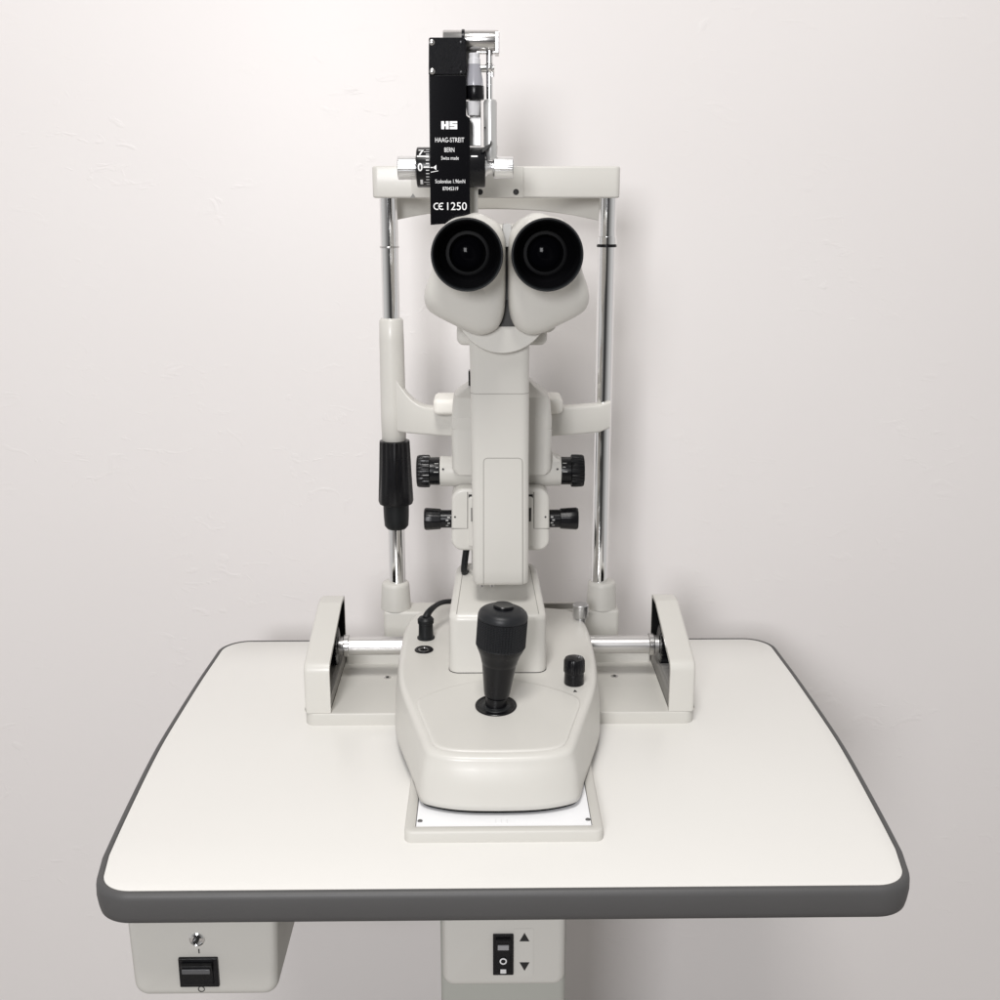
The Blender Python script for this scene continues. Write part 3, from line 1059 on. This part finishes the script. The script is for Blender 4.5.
# fillet webs joining drum and housing
g = G()
web = [(hx1 - 0.004, dz)]
for k in range(9):
    a = PI / 2 * k / 8
    rw = 0.0085
    web.append((hx1 + rw * (1 - math.sin(a)) if False else hx1 - 0.0005 + rw * (1 - math.cos(a)), dz + dr - 0.001 + rw * 1.6 * (1 - math.sin(a))))
web.append((hx1 + 0.008, dz))
g.prism(web, "xz", DY - 0.009, DY + 0.012)
g.build("drum_web", CREAM, drum, bevel=0.001)
for sx, edge in ((-1, 440), (1, 561)):
    x = dsx(edge)
    e2 = dsx(430 if sx < 0 else 571); e3 = dsx(416.5 if sx < 0 else 584.5)
    g = G()
    L1 = abs(e2 - x); L2 = abs(e3 - e2)
    g.lathe([(dr * 0.90, -0.001), (dr * 0.92, 0.0004), (dr * 0.92, L1 + 0.001)], (x, DY, dz), (sx, 0, 0), 40)
    for k in range(3):
        pass
    kc = g.build("knob_collar", BLACK, drum)
    g = G()
    g.lathe([(dr * 0.96, 0), (dr * 1.07, 0.0007), (dr * 1.08, L2 * 0.4), (dr * 1.06, L2 - 0.002), (dr * 1.0, L2 - 0.0004), (dr * 0.86, L2), (dr * 0.5, L2)], (x + sx * L1, DY, dz), (sx, 0, 0), rib=(30, 0.0006, 0.0005, L2 - 0.001))
    g.build("width_knob", BLACK, drum, sharp=26)
    g = G()
    mx_, mz_ = at(443 if sx < 0 else 557.5, 469.5, DY - dr)
    g.lathe([(0.0010, 0), (0.0009, 0.0016), (0, 0.0017)], (mx_, DY - dr * 0.93, mz_), (0, -1, 0.35), 12)
    g.build("index_dot", INK, drum)
    g = G()
    for k, (a, ll) in enumerate(((0.22, 0.6), (0.55, 0.35), (0.85, 0.5))):
        xs0 = x + sx * 0.0012
        xs1 = xs0 + sx * ll * (L1 - 0.002)
        rr = dr * 0.925
        a = a - 0.1
        g.face([g.bm.verts.new((xx, DY - rr * math.cos(aa), dz + rr * math.sin(aa))) for xx, aa in ((xs0, a), (xs1, a), (xs1, a + 0.07), (xs0, a + 0.07))])
    g.build("scale_marks", GREY_P, drum)

# lower housing
QY = 0.276
lo = rpoly([at(451.5, 488.5, QY), at(451.5, 551, QY), at(549.5, 551, QY), at(549.5, 488.5, QY)], [0.011, 0.010, 0.010, 0.011], 8)
g = G()
g.pad(lo, QY + 0.052, QY, 0.0030, "xz", steps=4)
lw = g.build("mirror_housing", CREAM, lamp, sharp=50)
bl = [at(a, b, QY - 0.002) for a, b in ((468.5, 497), (468.5, 547), (533, 547), (533, 497))]
g = G()
g.pad(rpoly(bl, 0.0022, 5), QY + 0.004, QY - 0.002, 0.0012, "xz", steps=3)
g.build("front_bracket", CREAM, lw, sharp=50)
for path in (((467.6, 492), (467.6, 528.5), (451.5, 528.5)), ((534, 492), (534, 528.5), (549.5, 528.5))):
    g = G()
    g.tube([Vector((a, QY + 0.00004, b)) for a, b in (at(u, v, QY) for u, v in path)], 0.00032, 6)
    g.build("housing_seam", SEAM, lw)
for u0, v0, u1, v1, yy in ((468.6, 501, 473, 494.5, QY - 0.0004), (471.2, 521.5, 473.6, 508, QY - 0.0026), (528.5, 501, 533, 494.5, QY - 0.0004), (529, 521.5, 531.2, 508, QY - 0.0026)):
    a = at(u0, v0, yy); b = at(u1, v1, yy)
    g = G()
    g.box(a[0], b[0], yy, yy + 0.002, a[1], b[1])
    g.build("vent_slot", INK, lw)
QZ = at(500, 523.5, QY)[1]
qr = ln(10.4, QY, 0.18)
for sx, e1, e2, e3 in ((-1, 451, 441, 424), (1, 549.5, 560, 578.5)):
    x1_, x2_, x3_ = (at(e, 523, QY + 0.012)[0] for e in (e1, e2, e3))
    yq = QY + 0.016
    g = G()
    L1, L2 = abs(x2_ - x1_), abs(x3_ - x2_)
    g.lathe([(qr * 0.88, -0.002), (qr * 0.88, L1 + 0.0005)], (x1_, yq, QZ), (sx, 0, 0), 36)
    kc = g.build("knob_collar", BLACK, lw)
    g = G()
    g.lathe([(qr * 0.9, 0), (qr * 1.0, 0.0006), (qr * 1.06, L2 * 0.5), (qr * 1.10, L2 - 0.002), (qr * 1.02, L2 - 0.0004), (qr * 0.85, L2)], (x2_, yq, QZ), (sx, 0, 0), rib=(11, 0.0003, 0.0005, L2 - 0.0015))
    g.build("aperture_knob", BLACK, lw, sharp=26)
    g = G()
    mx_, mz_ = at(455 if sx < 0 else 545.5, 517, QY)
    g.lathe([(0.0009, 0), (0.0008, 0.0003), (0, 0.0003)], (mx_, QY, mz_), (0, -1, 0), 12)
    g.build("index_dot", INK, lw)
    g = G()
    for k in range(4):
        a = 0.35 - k * 0.33
        rr = qr * 0.885
        xs0 = x1_ + sx * (0.0008 + 0.0014 * (k % 2)); xs1 = xs0 + sx * 0.0022
        g.face([g.bm.verts.new((xx, yq - rr * math.cos(aa), QZ + rr * math.sin(aa))) for xx, aa in ((xs0, a), (xs1, a), (xs1, a + 0.16), (xs0, a + 0.16))])
    g.build("scale_marks", GREY_P, lw)

# --- binocular head
NY = 0.232
ncx, ncz = at(502, 304, NY)
nr = ln(46.5, NY, 0.4)
g = G()
g.lathe([(nr - 0.0006, -0.0005), (nr, 0.0003), (nr, 0.0040), (nr + 0.0002, 0.034)], (ncx, NY - 0.0205, ncz), (0, 1, 0), 72)
g.build("rotation_disc", CREAM, lamp, sharp=40)
g = G()
fx0_, fz0 = at(457, 344.5, 0.255); fx1_, fz1 = at(547, 322, 0.255)
g.pad(rrect((fx0_ + fx1_) / 2, (fz0 + fz1) / 2, fx1_ - fx0_, fz1 - fz0, 0.006, 6), 0.300, 0.246, 0.004, "xz", steps=4)
g.build("neck_collar", CREAM, lamp, sharp=50)
g = G()
bx0_, bz0_ = at(448, 332, 0.250); bx1_, bz1_ = at(566, 222, 0.250)
g.pad(rpoly([(bx0_ + 0.008, bz0_), (bx1_ - 0.008, bz0_), (bx1_, (bz0_ + bz1_) / 2), (bx1_ - 0.012, bz1_ - 0.002), (bx0_ + 0.012, bz1_ - 0.002), (bx0_, (bz0_ + bz1_) / 2)], 0.008, 6), 0.330, 0.240, 0.004, "xz", steps=4)
g.build("microscope_body", CREAM, lamp, sharp=50)
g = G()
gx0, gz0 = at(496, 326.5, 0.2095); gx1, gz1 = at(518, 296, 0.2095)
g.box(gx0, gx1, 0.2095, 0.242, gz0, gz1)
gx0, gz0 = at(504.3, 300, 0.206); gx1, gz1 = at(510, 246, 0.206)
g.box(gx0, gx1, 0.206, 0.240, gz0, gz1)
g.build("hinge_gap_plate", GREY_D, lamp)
g = G()
cx_, cz0_ = at(503.0, 247, 0.205); cx2, cz1_ = at(511.5, 224, 0.205)
g.prism(rpoly([(cx_, cz0_), (cx2, cz0_), (cx2, cz1_), (cx_, cz1_)], [0.0005, 0.0005, 0.0012, 0.0012], 4), "xz", 0.203, 0.240)
g.build("hinge_post", GREY_M, lamp, bevel=0.0005)

EYE_Y = 0.155
left_px = [(432, 268), (426.5, 284), (424.2, 297), (426, 306), (430.5, 312), (441, 318.5), (452, 324), (466, 330.8), (474, 333.8), (482, 334.8), (490, 332.8), (497, 328.2),
           (502, 320), (504.6, 309), (505.6, 290), (505.6, 265), (505.2, 243), (502.8, 231), (497, 222.5), (488, 217.0), (480, 213.2), (473, 213), (466, 215.4), (452, 219), (441, 229), (434, 246)]
PY_H = 0.205
for sx, ex in ((-1, 467), (1, 547.5)):
    ecx, ecz = at(ex, 255, EYE_Y)
    hp = []
    for (a, b) in left_px:
        aa = a if sx < 0 else 1013.5 - a
        x, z = at(aa, b, PY_H)
        hp.append(Vector((x, z, 0)))
    if sx > 0: hp.reverse()
    hp = catmull(hp, 4, closed=True)
    er = ln(36.4, EYE_Y, 0.42)
    c2 = Vector((ecx, ecz))

    def sect(f, y, scale=1.0, circ_r=er):
        out = []
        for p in hp:
            d = Vector((p.x, p.y)) - c2
            cdir = d.normalized() * circ_r
            q = c2 + cdir * (1 - f) + d * scale * f
            out.append((q.x, y, q.y))
        return out

    g = G()
    rings = [sect(0, 0.1690, circ_r=er * 0.90), sect(0, 0.1760, circ_r=er * 0.97), sect(0.0, 0.1830, circ_r=er * 1.0), sect(0.30, 0.1875), sect(0.62, 0.1905), sect(0.84, 0.1945), sect(0.95, 0.1990), sect(1.0, 0.2050), sect(1.0, 0.2120),
             sect(1.0, 0.236, 0.995), sect(1, 0.244, 0.97), sect(1, 0.249, 0.92)]
    g.loft(rings, cap0=False)
    tube_o = g.build("eyepiece_tube", CREAM, lamp, sharp=60)
    g = G()
    k = er / 0.0283
    prof = [(.0262, .0225), (.0272, .0200), (.0277, .0120), (.0281, .0040), (.0283, .0016), (.0282, .0006), (.0277, .0), (.0270, .0), (.0264, .0007), (.0258, .0025)]
    g.lathe([(r * k, t) for r, t in prof], (ecx, EYE_Y, ecz), (0, 1, 0), 72, cap0=False, cap1=False)
    g.build("eyecup", RUBBER, tube_o, sharp=35)
    g = G()
    prof = [(.0258, .0025), (.0244, .0120), (.0234, .0190), (.0224, .0225), (.0208, .0240), (.0198, .0262), (.0188, .0292), (.0178, .0312), (.0176, .0316)]
    g.lathe([(r * k, t) for r, t in prof], (ecx, EYE_Y, ecz), (0, 1, 0), 72, cap0=False, cap1=False)
    g.build("baffle", MATTE, tube_o, sharp=35)
    g = G()
    prof = [(.0177, .0314), (.0168, .0312), (.0150, .0312), (.0146, .0318), (.0130, .0356), (.0128, .0366)]
    g.lathe([(r * k, t) for r, t in prof], (ecx, EYE_Y, ecz), (0, 1, 0), 64, cap0=False, cap1=False)
    g.build("lens_ring", MATTE, tube_o, sharp=35)
    g = G()
    g.lathe([(0.0129 * k, .0371), (0.0110 * k, .0356), (0.0085 * k, .0344), (.005 * k, .0334), (.002 * k, .0330), (0, .0329)], (ecx, EYE_Y, ecz), (0, 1, 0), 48, cap0=False)
    g.build("eyepiece_lens", LENS, tube_o, sharp=80)

# ================================================================ tonometer
TY = 0.290
tx_, tz_ = at(450, 215, TY)
tono = thing("applanation_tonometer", (tx_, TY + 0.02, tz_),
             "black eye pressure tonometer with white lettering, standing upright above the eyepieces", "tonometer")
T = lambda px, py, y=TY: at(px, py, y)
g = G()
pts = [T(430.5, 225), T(470, 222), T(469.8, 118), T(466.3, 115.5), T(466.0, 74.8), T(428.8, 74.8)]
g.prism(pts, "xz", TY, TY + 0.026)
hs = g.build("housing", BLK_FLAT, tono, bevel=0.0006)
g = G()
pts = [T(428.6, 74.6), T(466.2, 74.6), T(466.2, 40), T(464, 37.5), T(430, 37.5), T(428.8, 38.6)]
g.prism(pts, "xz", TY - 0.0006, TY + 0.028)
cap = g.build("top_cover", CRINKLE, tono, bevel=0.0005)
for a, b in ((431.8, 42.5), (432.2, 71.5)):
    x, z = T(a, b)
    g = G()
    g.lathe([(0.0024, 0), (0.0023, 0.0005), (0.0013, 0.0011), (0, 0.0011)], (x, TY - 0.0006, z), (0, -1, 0), 20)
    g.build("cover_screw", STEEL, cap)
for a, b in ((461.3, 42), (461.5, 72)):
    x, z = T(a, b)
    g = G()
    g.lathe([(0.0011, 0), (0.0010, 0.0004), (0, 0.0005)], (x, TY - 0.0006, z), (0, -1, 0), 14)
    g.build("cover_pin", BLACK, cap)
# drum and knobs
dcz = T(450, 166.8)[1]
drr = ln(19.8, TY, 0.48)
DCY = TY + drr + 0.0012
xa, xb = at(415.8, 167, TY + 0.004)[0], at(485.5, 167, TY + 0.004)[0]
g = G()
g.lathe([(drr - 0.002, 0), (drr - 0.0003, 0.0006), (drr, 0.0016), (drr, xb - xa - 0.0016), (drr - 0.0006, xb - xa - 0.0004), (drr - 0.003, xb - xa)], (xa, DCY, dcz), (1, 0, 0), 64)
dm = g.build("measuring_drum", BLACK, tono, sharp=50)
wr = (DCY, dcz, drr)
g = G()
for txt, a, b, wpx, hpx in (("7", 421, 152.2, 5.6, 6.6), ("0", 420.2, 167.2, 4.8, 6.8), ("1", 421.5, 182.0, 2.6, 5.6)):
    x, z = at(a, b, TY + 0.003)
    # place by height on the round face
    zz = dcz + drr * math.asin(max(-0.95, min(0.95, (z - dcz) / drr)))
    g = G()
    g.text(txt, x, zz, 0, ln(wpx, TY, .48), ln(hpx, TY, .48) * 1.15, wrap=wr, bold=0.02)
    g.build("drum_numeral", WHITE, dm, normals=False)
g = G()
for k in range(-6, 7):
    a = k * 0.165
    zz = dcz + a * drr
    xr_ = at(429.0, 167, TY)[0]
    ll = ln(3.2 if k % 5 else 5.5, TY, .48)
    g.rect(xr_ - ll, xr_, zz - 0.0003, zz + 0.0003, 0, wrap=wr)
xr_, zz = at(429.0, 167, TY)[0], dcz + drr * 0.62
g.rect(at(416.5, 150, TY)[0], xr_, dcz + drr * 0.500, dcz + drr * 0.575, 0, wrap=wr)
g.build("drum_scale", WHITE, dm, normals=False)
g = G()
g.rect(at(471, 150, TY)[0], at(477.5, 150, TY)[0], dcz + drr * 0.50, dcz + drr * 0.58, 0, wrap=wr)
g.build("index_line", WHITE, dm, normals=False)
for sx, e0, e1, pyc, rr in ((-1, 416.3, 397.5, 167.3, 11.6), (1, 494.0, 513.5, 166.8, 10.8)):
    x0, x1 = at(e0, 167, TY + 0.012)[0], at(e1, 167, TY + 0.012)[0]
    r_ = ln(rr, TY, .48)
    L = abs(x1 - x0)
    g = G()
    g.lathe([(r_ * 0.7, -0.001), (r_ * 0.96, 0), (r_, 0.0006), (r_, L - 0.0008), (r_ * 0.95, L), (r_ * 0.4, L)], (x0, DCY, at(450, pyc, TY)[1]), (sx, 0, 0), rib=(30, 0.00014, 0.0005, L - 0.0005))
    g.build("drum_knob", ALU, tono, sharp=26)
x0, x1 = at(485, 167, TY + 0.012)[0], at(494.5, 167, TY + 0.012)[0]
g = G()
r_ = ln(9.5, TY, .48)
g.lathe([(r_, 0), (r_ * 0.72, (x1 - x0) * 0.35), (r_ * 0.62, x1 - x0)], (x0, DCY, dcz), (1, 0, 0), 40)
g.build("knob_neck", ALU, tono)
# printed front
g = G()
PYF = TY
u = lambda n: ln(n, TY, 0.5)
x0, z0 = T(441.3, 129.2); x1, z1 = T(457.2, 121.2)
lw_ = (x1 - x0 - u(0.9)) / 2
hh = z1 - z0
yl = PYF - 0.00012
q = lw_
g.rect(x0, x0 + q * 0.40, z0, z1, yl); g.rect(x0 + q * 0.60, x0 + q, z0, z1, yl); g.rect(x0 + q * 0.40, x0 + q * 0.60, z0 + hh * .38, z0 + hh * .62, yl)
s0 = x0 + q + u(0.9)
g.rect(s0, s0 + q, z1 - hh * .28, z1, yl); g.rect(s0, s0 + q, z0 + hh * .36, z0 + hh * .64, yl); g.rect(s0, s0 + q, z0, z0 + hh * .28, yl)
g.rect(s0, s0 + q * 0.36, z0 + hh * .64, z1 - hh * .28, yl); g.rect(s0 + q * 0.64, s0 + q, z0 + hh * .28, z0 + hh * .36, yl)
for txt, cx, cy, wp, hp_, bo in (("HAAG-STREIT", 449.7, 139.9, 29.0, 4.5, 0.0), ("BERN", 449.4, 149.8, 10.0, 4.3, 0.0), ("Swiss made", 450, 158.0, 17.6, 3.5, 0.0),
                                 ("Scalevalue 1.96mN", 450.2, 181.3, 30.0, 3.7, 0.0), ("87045319", 450.4, 188.6, 15.6, 3.4, 0.0), ("1250", 457.0, 206.2, 19.8, 7.6, 0.0)):
    x, z = T(cx, cy)
    g.text(txt, x, z, PYF, u(wp), u(hp_), bold=bo)
# the CE mark: two open rings
for cx, bar_ in ((435.9, False), (440.9, True)):
    x, z = T(cx, 206.3)
    ro_, ri_ = u(3.5), u(2.5)
    prev = None
    for k in range(25):
        a = R(62) + R(236) * k / 24
        pa = (x + u(1.0) + ro_ * math.cos(a), yl, z + ro_ * math.sin(a))
        pb = (x + u(1.0) + ri_ * math.cos(a), yl, z + ri_ * math.sin(a))
        cur = (pa, pb)
        if prev:
            g.face([g.bm.verts.new(p) for p in (prev[0], prev[1], cur[1], cur[0])])
        prev = cur
    if bar_:
        g.rect(x + u(1.0) - ri_, x + u(1.3), z - u(0.5), z + u(0.5), yl)
# pointer line and its wedge
x0, z0 = T(424, 167.5); x1, _ = T(434.5, 167.5)
xe = T(430.6, 167)[0]
g.rect(xe, T(434.0, 167)[0], z0 - u(.45), z0 + u(.45), yl)
a, b, c = T(433.0, 167.5), T(436.3, 164.8), T(436.3, 170.2)
g.face([g.bm.verts.new((p[0], yl, p[1])) for p in (a, c, b)])
a = T(430.8, 172.2); b = T(438.2, 170.8)
g.face([g.bm.verts.new(p) for p in ((a[0], yl, a[1] - u(.35)), (b[0], yl, b[1] - u(.3)), (b[0], yl, b[1] + u(.3)), (a[0], yl, a[1] + u(.35)))])
g.build("lettering", WHITE, hs, normals=False)
g = G()
x0 = at(422.6, 167, TY)[0]
g.rect(x0 + u(.6), T(430.4, 167)[0], dcz - u(.9), dcz - u(.1), 0, wrap=wr)
g.build("zero_line", WHITE, dm, normals=False)
# head tube across the top
hy = TY + 0.014
x0, x1 = at(443, 40, hy)[0], at(498.5, 40, hy)[0]
ht = at(450, 40.3, hy)[1]
hr = ln(9.6, hy, .58)
g = G()
g.lathe([(hr * 0.9, 0), (hr, 0.0007), (hr, x1 - x0 - 0.0015), (hr * 0.97, x1 - x0 - 0.0004), (hr * 0.85, x1 - x0)], (x0, hy, ht), (1, 0, 0), 48)
tb = g.build("head_tube", STEEL, tono, sharp=50)
g = G()
xx = at(463.2, 40, hy)[0]
g.lathe([(hr + 0.0004, -0.0012), (hr + 0.0006, -0.0008), (hr + 0.0006, 0.0008), (hr + 0.0004, 0.0012)], (xx, hy, ht), (1, 0, 0), 40)
g.build("tube_ring", BLACK, tb)
g = G()
e0 = T(495, 54, hy - 0.004); e1 = T(499.2, 32, hy - 0.004)
g.box(e0[0], e1[0], hy - 0.008, hy + 0.012, e0[1], e1[1])
g.box(at(476, 47, hy)[0], e1[0] - 0.0005, hy + 0.002, hy + 0.010, at(476, 53, hy)[1], ht - hr * 0.6)
g.build("tube_bracket", STEEL, tb, bevel=0.0006)
# feeler arm: rod, cross clamp, sleeve
fy = hy + 0.002
rx = at(489.5, 70, fy)[0]
g = G()
rz0, rz1 = at(489.5, 102, fy)[1], at(489.5, 46, fy)[1]
g.cyl((rx, fy, rz0), (rx, fy, rz1), ln(3.3, fy, .55))
rod = g.build("feeler_rod", CHROME, tono)
g = G()
c = at(487.5, 68.6, fy - 0.002)
g.cyl((c[0] - ln(7.2, fy, .55), fy - 0.001, c[1]), (c[0] + ln(6.4, fy, .55), fy - 0.001, c[1]), ln(3.6, fy, .55))
g.ball((rx, fy - 0.001, c[1] + ln(1.0, fy, .55)), ln(5.2, fy, .55))
c2_ = at(492, 73, fy)
g.cyl((c2_[0], fy, c2_[1] - 0.003), (c2_[0], fy, c2_[1] + 0.002), ln(2.6, fy, .55))
g.build("cross_clamp", CHROME, rod)
g = G()
s0, s1 = at(490, 146, fy)[1], at(490, 99, fy)[1]
sr = ln(6.7, fy, .52)
sxm = at(490.3, 120, fy)[0]
g.lathe([(sr, 0), (sr, s1 - s0 - 0.003), (sr * 0.86, s1 - s0 - 0.0008), (sr * 0.6, s1 - s0)], (sxm, fy, s0), (0, 0, 1), 40)
g.lathe([(sr * 0.70, at(490, 160, fy)[1] - s0), (sr * 0.95, -0.006), (sr, 0.0)], (sxm + 0.0006, fy, s0), (0, 0, 1), 40)
sl_ = g.build("arm_sleeve", SILVER, tono, sharp=30)
g = G()
d = at(484.8, 127.5, fy - sr)
g.lathe([(0.0008, 0), (0.0007, 0.0008), (0, 0.0009)], (d[0] + 0.0002, fy - sr * 0.72, d[1]), (-0.5, -1, 0), 10)
g.build("grub_screw", INK, sl_)
# measuring prism in its holder
vy = hy - 0.002
vx = at(474.2, 60, vy)[0]
g = G()
zz = lambda p: at(474, p, vy)[1]
v = lambda n: ln(n, vy, .55)
g.lathe([(v(9.0), 0), (v(8.6), zz(80) - zz(86)), (v(6.8), zz(70) - zz(86)), (v(6.2), zz(65) - zz(86)), (v(6.0), zz(64) - zz(86))], (vx, vy, zz(86)), (0, 0, 1), 36)
prm = g.build("measuring_prism", PLASTIC_G, tono)
g = G()
g.lathe([(v(6.2), 0), (v(6.0), zz(59) - zz(64.4)), (v(5.4), zz(58.4) - zz(64.4)), (v(5.6), zz(54) - zz(64.4)), (v(5.0), zz(53.2) - zz(64.4))], (vx, vy, zz(64.4)), (0, 0, 1), 36)
g.build("prism_tip", PLASTIC_C, prm)
g = G()
g.lathe([(v(8.8), 0), (v(9.3), 0.0006), (v(9.3), zz(86) - zz(100) - 0.0006), (v(9.0), zz(86) - zz(100))], (vx + 0.0004, vy, zz(100)), (0, 0, 1), 40)
g.build("prism_holder", BLACK, tono)
g = G()
g.lathe([(v(6), 0), (v(7.5), zz(100) - zz(114)), ], (vx - 0.0010, vy, zz(115.5)), (0, 0, 1), 32)
g.build("holder_stub", PLASTIC_C, tono)
g = G()
m0, m1 = at(470, 146, hy + 0.008), at(481, 100, hy + 0.008)
g.box(m0[0], m1[0], hy + 0.006, hy + 0.012, m0[1], m1[1])
m0, m1 = at(466, 100, hy + 0.012), at(478, 44, hy + 0.012)
g.box(m0[0], m1[0], hy + 0.012, hy + 0.016, m0[1], m1[1])
g.build("back_bar", SILVER, tono, bevel=0.0005)
g = G()
a, b = at(482, 149, TY + 0.002), at(492, 141.5, TY + 0.002)
g.prism([(a[0], b[1] - 0.005), (a[0] + 0.006, b[1] - 0.002), (b[0] - 0.001, b[1] + 0.001), (b[0], b[1]), (b[0] - 0.004, b[1] - 0.006), (a[0], a[1] - 0.003)], "xz", TY + 0.004, TY + 0.010)
g.build("limit_lever", GREY_D, tono, bevel=0.0003)
# mounting post down to the microscope
g = G()
m0, m1 = at(462, 226, TY + 0.030), at(478, 176, TY + 0.030)
g.box(m0[0], m1[0], TY + 0.027, TY + 0.035, m0[1] - 0.006, m1[1])
g.build("mounting_post", CREAM_D, tono, bevel=0.0008)

# ================================================================= lighting
def area(name, loc, target, sx, sy, power, col):
    l = bpy.data.lights.new(name, "AREA")
    l.shape = "RECTANGLE"
    l.size, l.size_y = sx, sy
    l.energy = power
    l.color = col
    o = bpy.data.objects.new(name, l)
    COL.objects.link(o)
    o.location = loc
    o.rotation_euler = (Vector(target) - Vector(loc)).to_track_quat("-Z", "Y").to_euler()
    return o


area("ceiling_panel_lamp", (-0.20, -0.98, 2.3), (0.05, 0.30, 0.1), 0.6, 0.6, 36, (1.0, 0.978, 0.955))
area("window_light", (-0.54, -2.3, 0.95), (0.0, 0.35, 0.1), 0.5, 0.7, 40, (0.985, 0.98, 1.0))

world = bpy.data.worlds.new("World")
scene.world = world
world.use_nodes = True
nt = world.node_tree
bg = nt.nodes["Background"]
tc = nt.nodes.new("ShaderNodeTexCoord")
sep = nt.nodes.new("ShaderNodeSeparateXYZ")
nt.links.new(tc.outputs["Generated"], sep.inputs[0])
# the room behind the camera: a darker middle with lighter side walls and ceiling
ramp = nt.nodes.new("ShaderNodeValToRGB")
ramp.color_ramp.elements[0].position = 0.0
ramp.color_ramp.elements[0].color = (0.05, 0.048, 0.046, 1)
for pos_, v_ in ((0.15, 0.055), (0.27, 0.22), (0.6, 0.50)):
    e = ramp.color_ramp.elements.new(pos_)
    e.color = (v_, v_ * 0.985, v_ * 0.97, 1)
ramp.color_ramp.elements[-1].position = 1.0
ramp.color_ramp.elements[-1].color = (1.0, 0.985, 0.97, 1)
ab = nt.nodes.new("ShaderNodeMath"); ab.operation = "ABSOLUTE"
nt.links.new(sep.outputs["X"], ab.inputs[0])
up_ = nt.nodes.new("ShaderNodeMath"); up_.operation = "MAXIMUM"
zq = nt.nodes.new("ShaderNodeMath"); zq.operation = "MULTIPLY"; zq.inputs[1].default_value = 0.75
nt.links.new(sep.outputs["Z"], zq.inputs[0])
nt.links.new(ab.outputs[0], up_.inputs[0]); nt.links.new(zq.outputs[0], up_.inputs[1])
nt.links.new(up_.outputs[0], ramp.inputs["Fac"])
nt.links.new(ramp.outputs["Color"], bg.inputs["Color"])
bg.inputs["Strength"].default_value = 0.62

scene.render.engine = "CYCLES"
scene.cycles.use_denoising = True
scene.cycles.max_bounces = 8
scene.view_settings.view_transform = "Standard"
scene.view_settings.look = "None"
scene.view_settings.exposure = 0.0
scene.view_settings.gamma = 1.0
scene.view_settings.use_curve_mapping = False
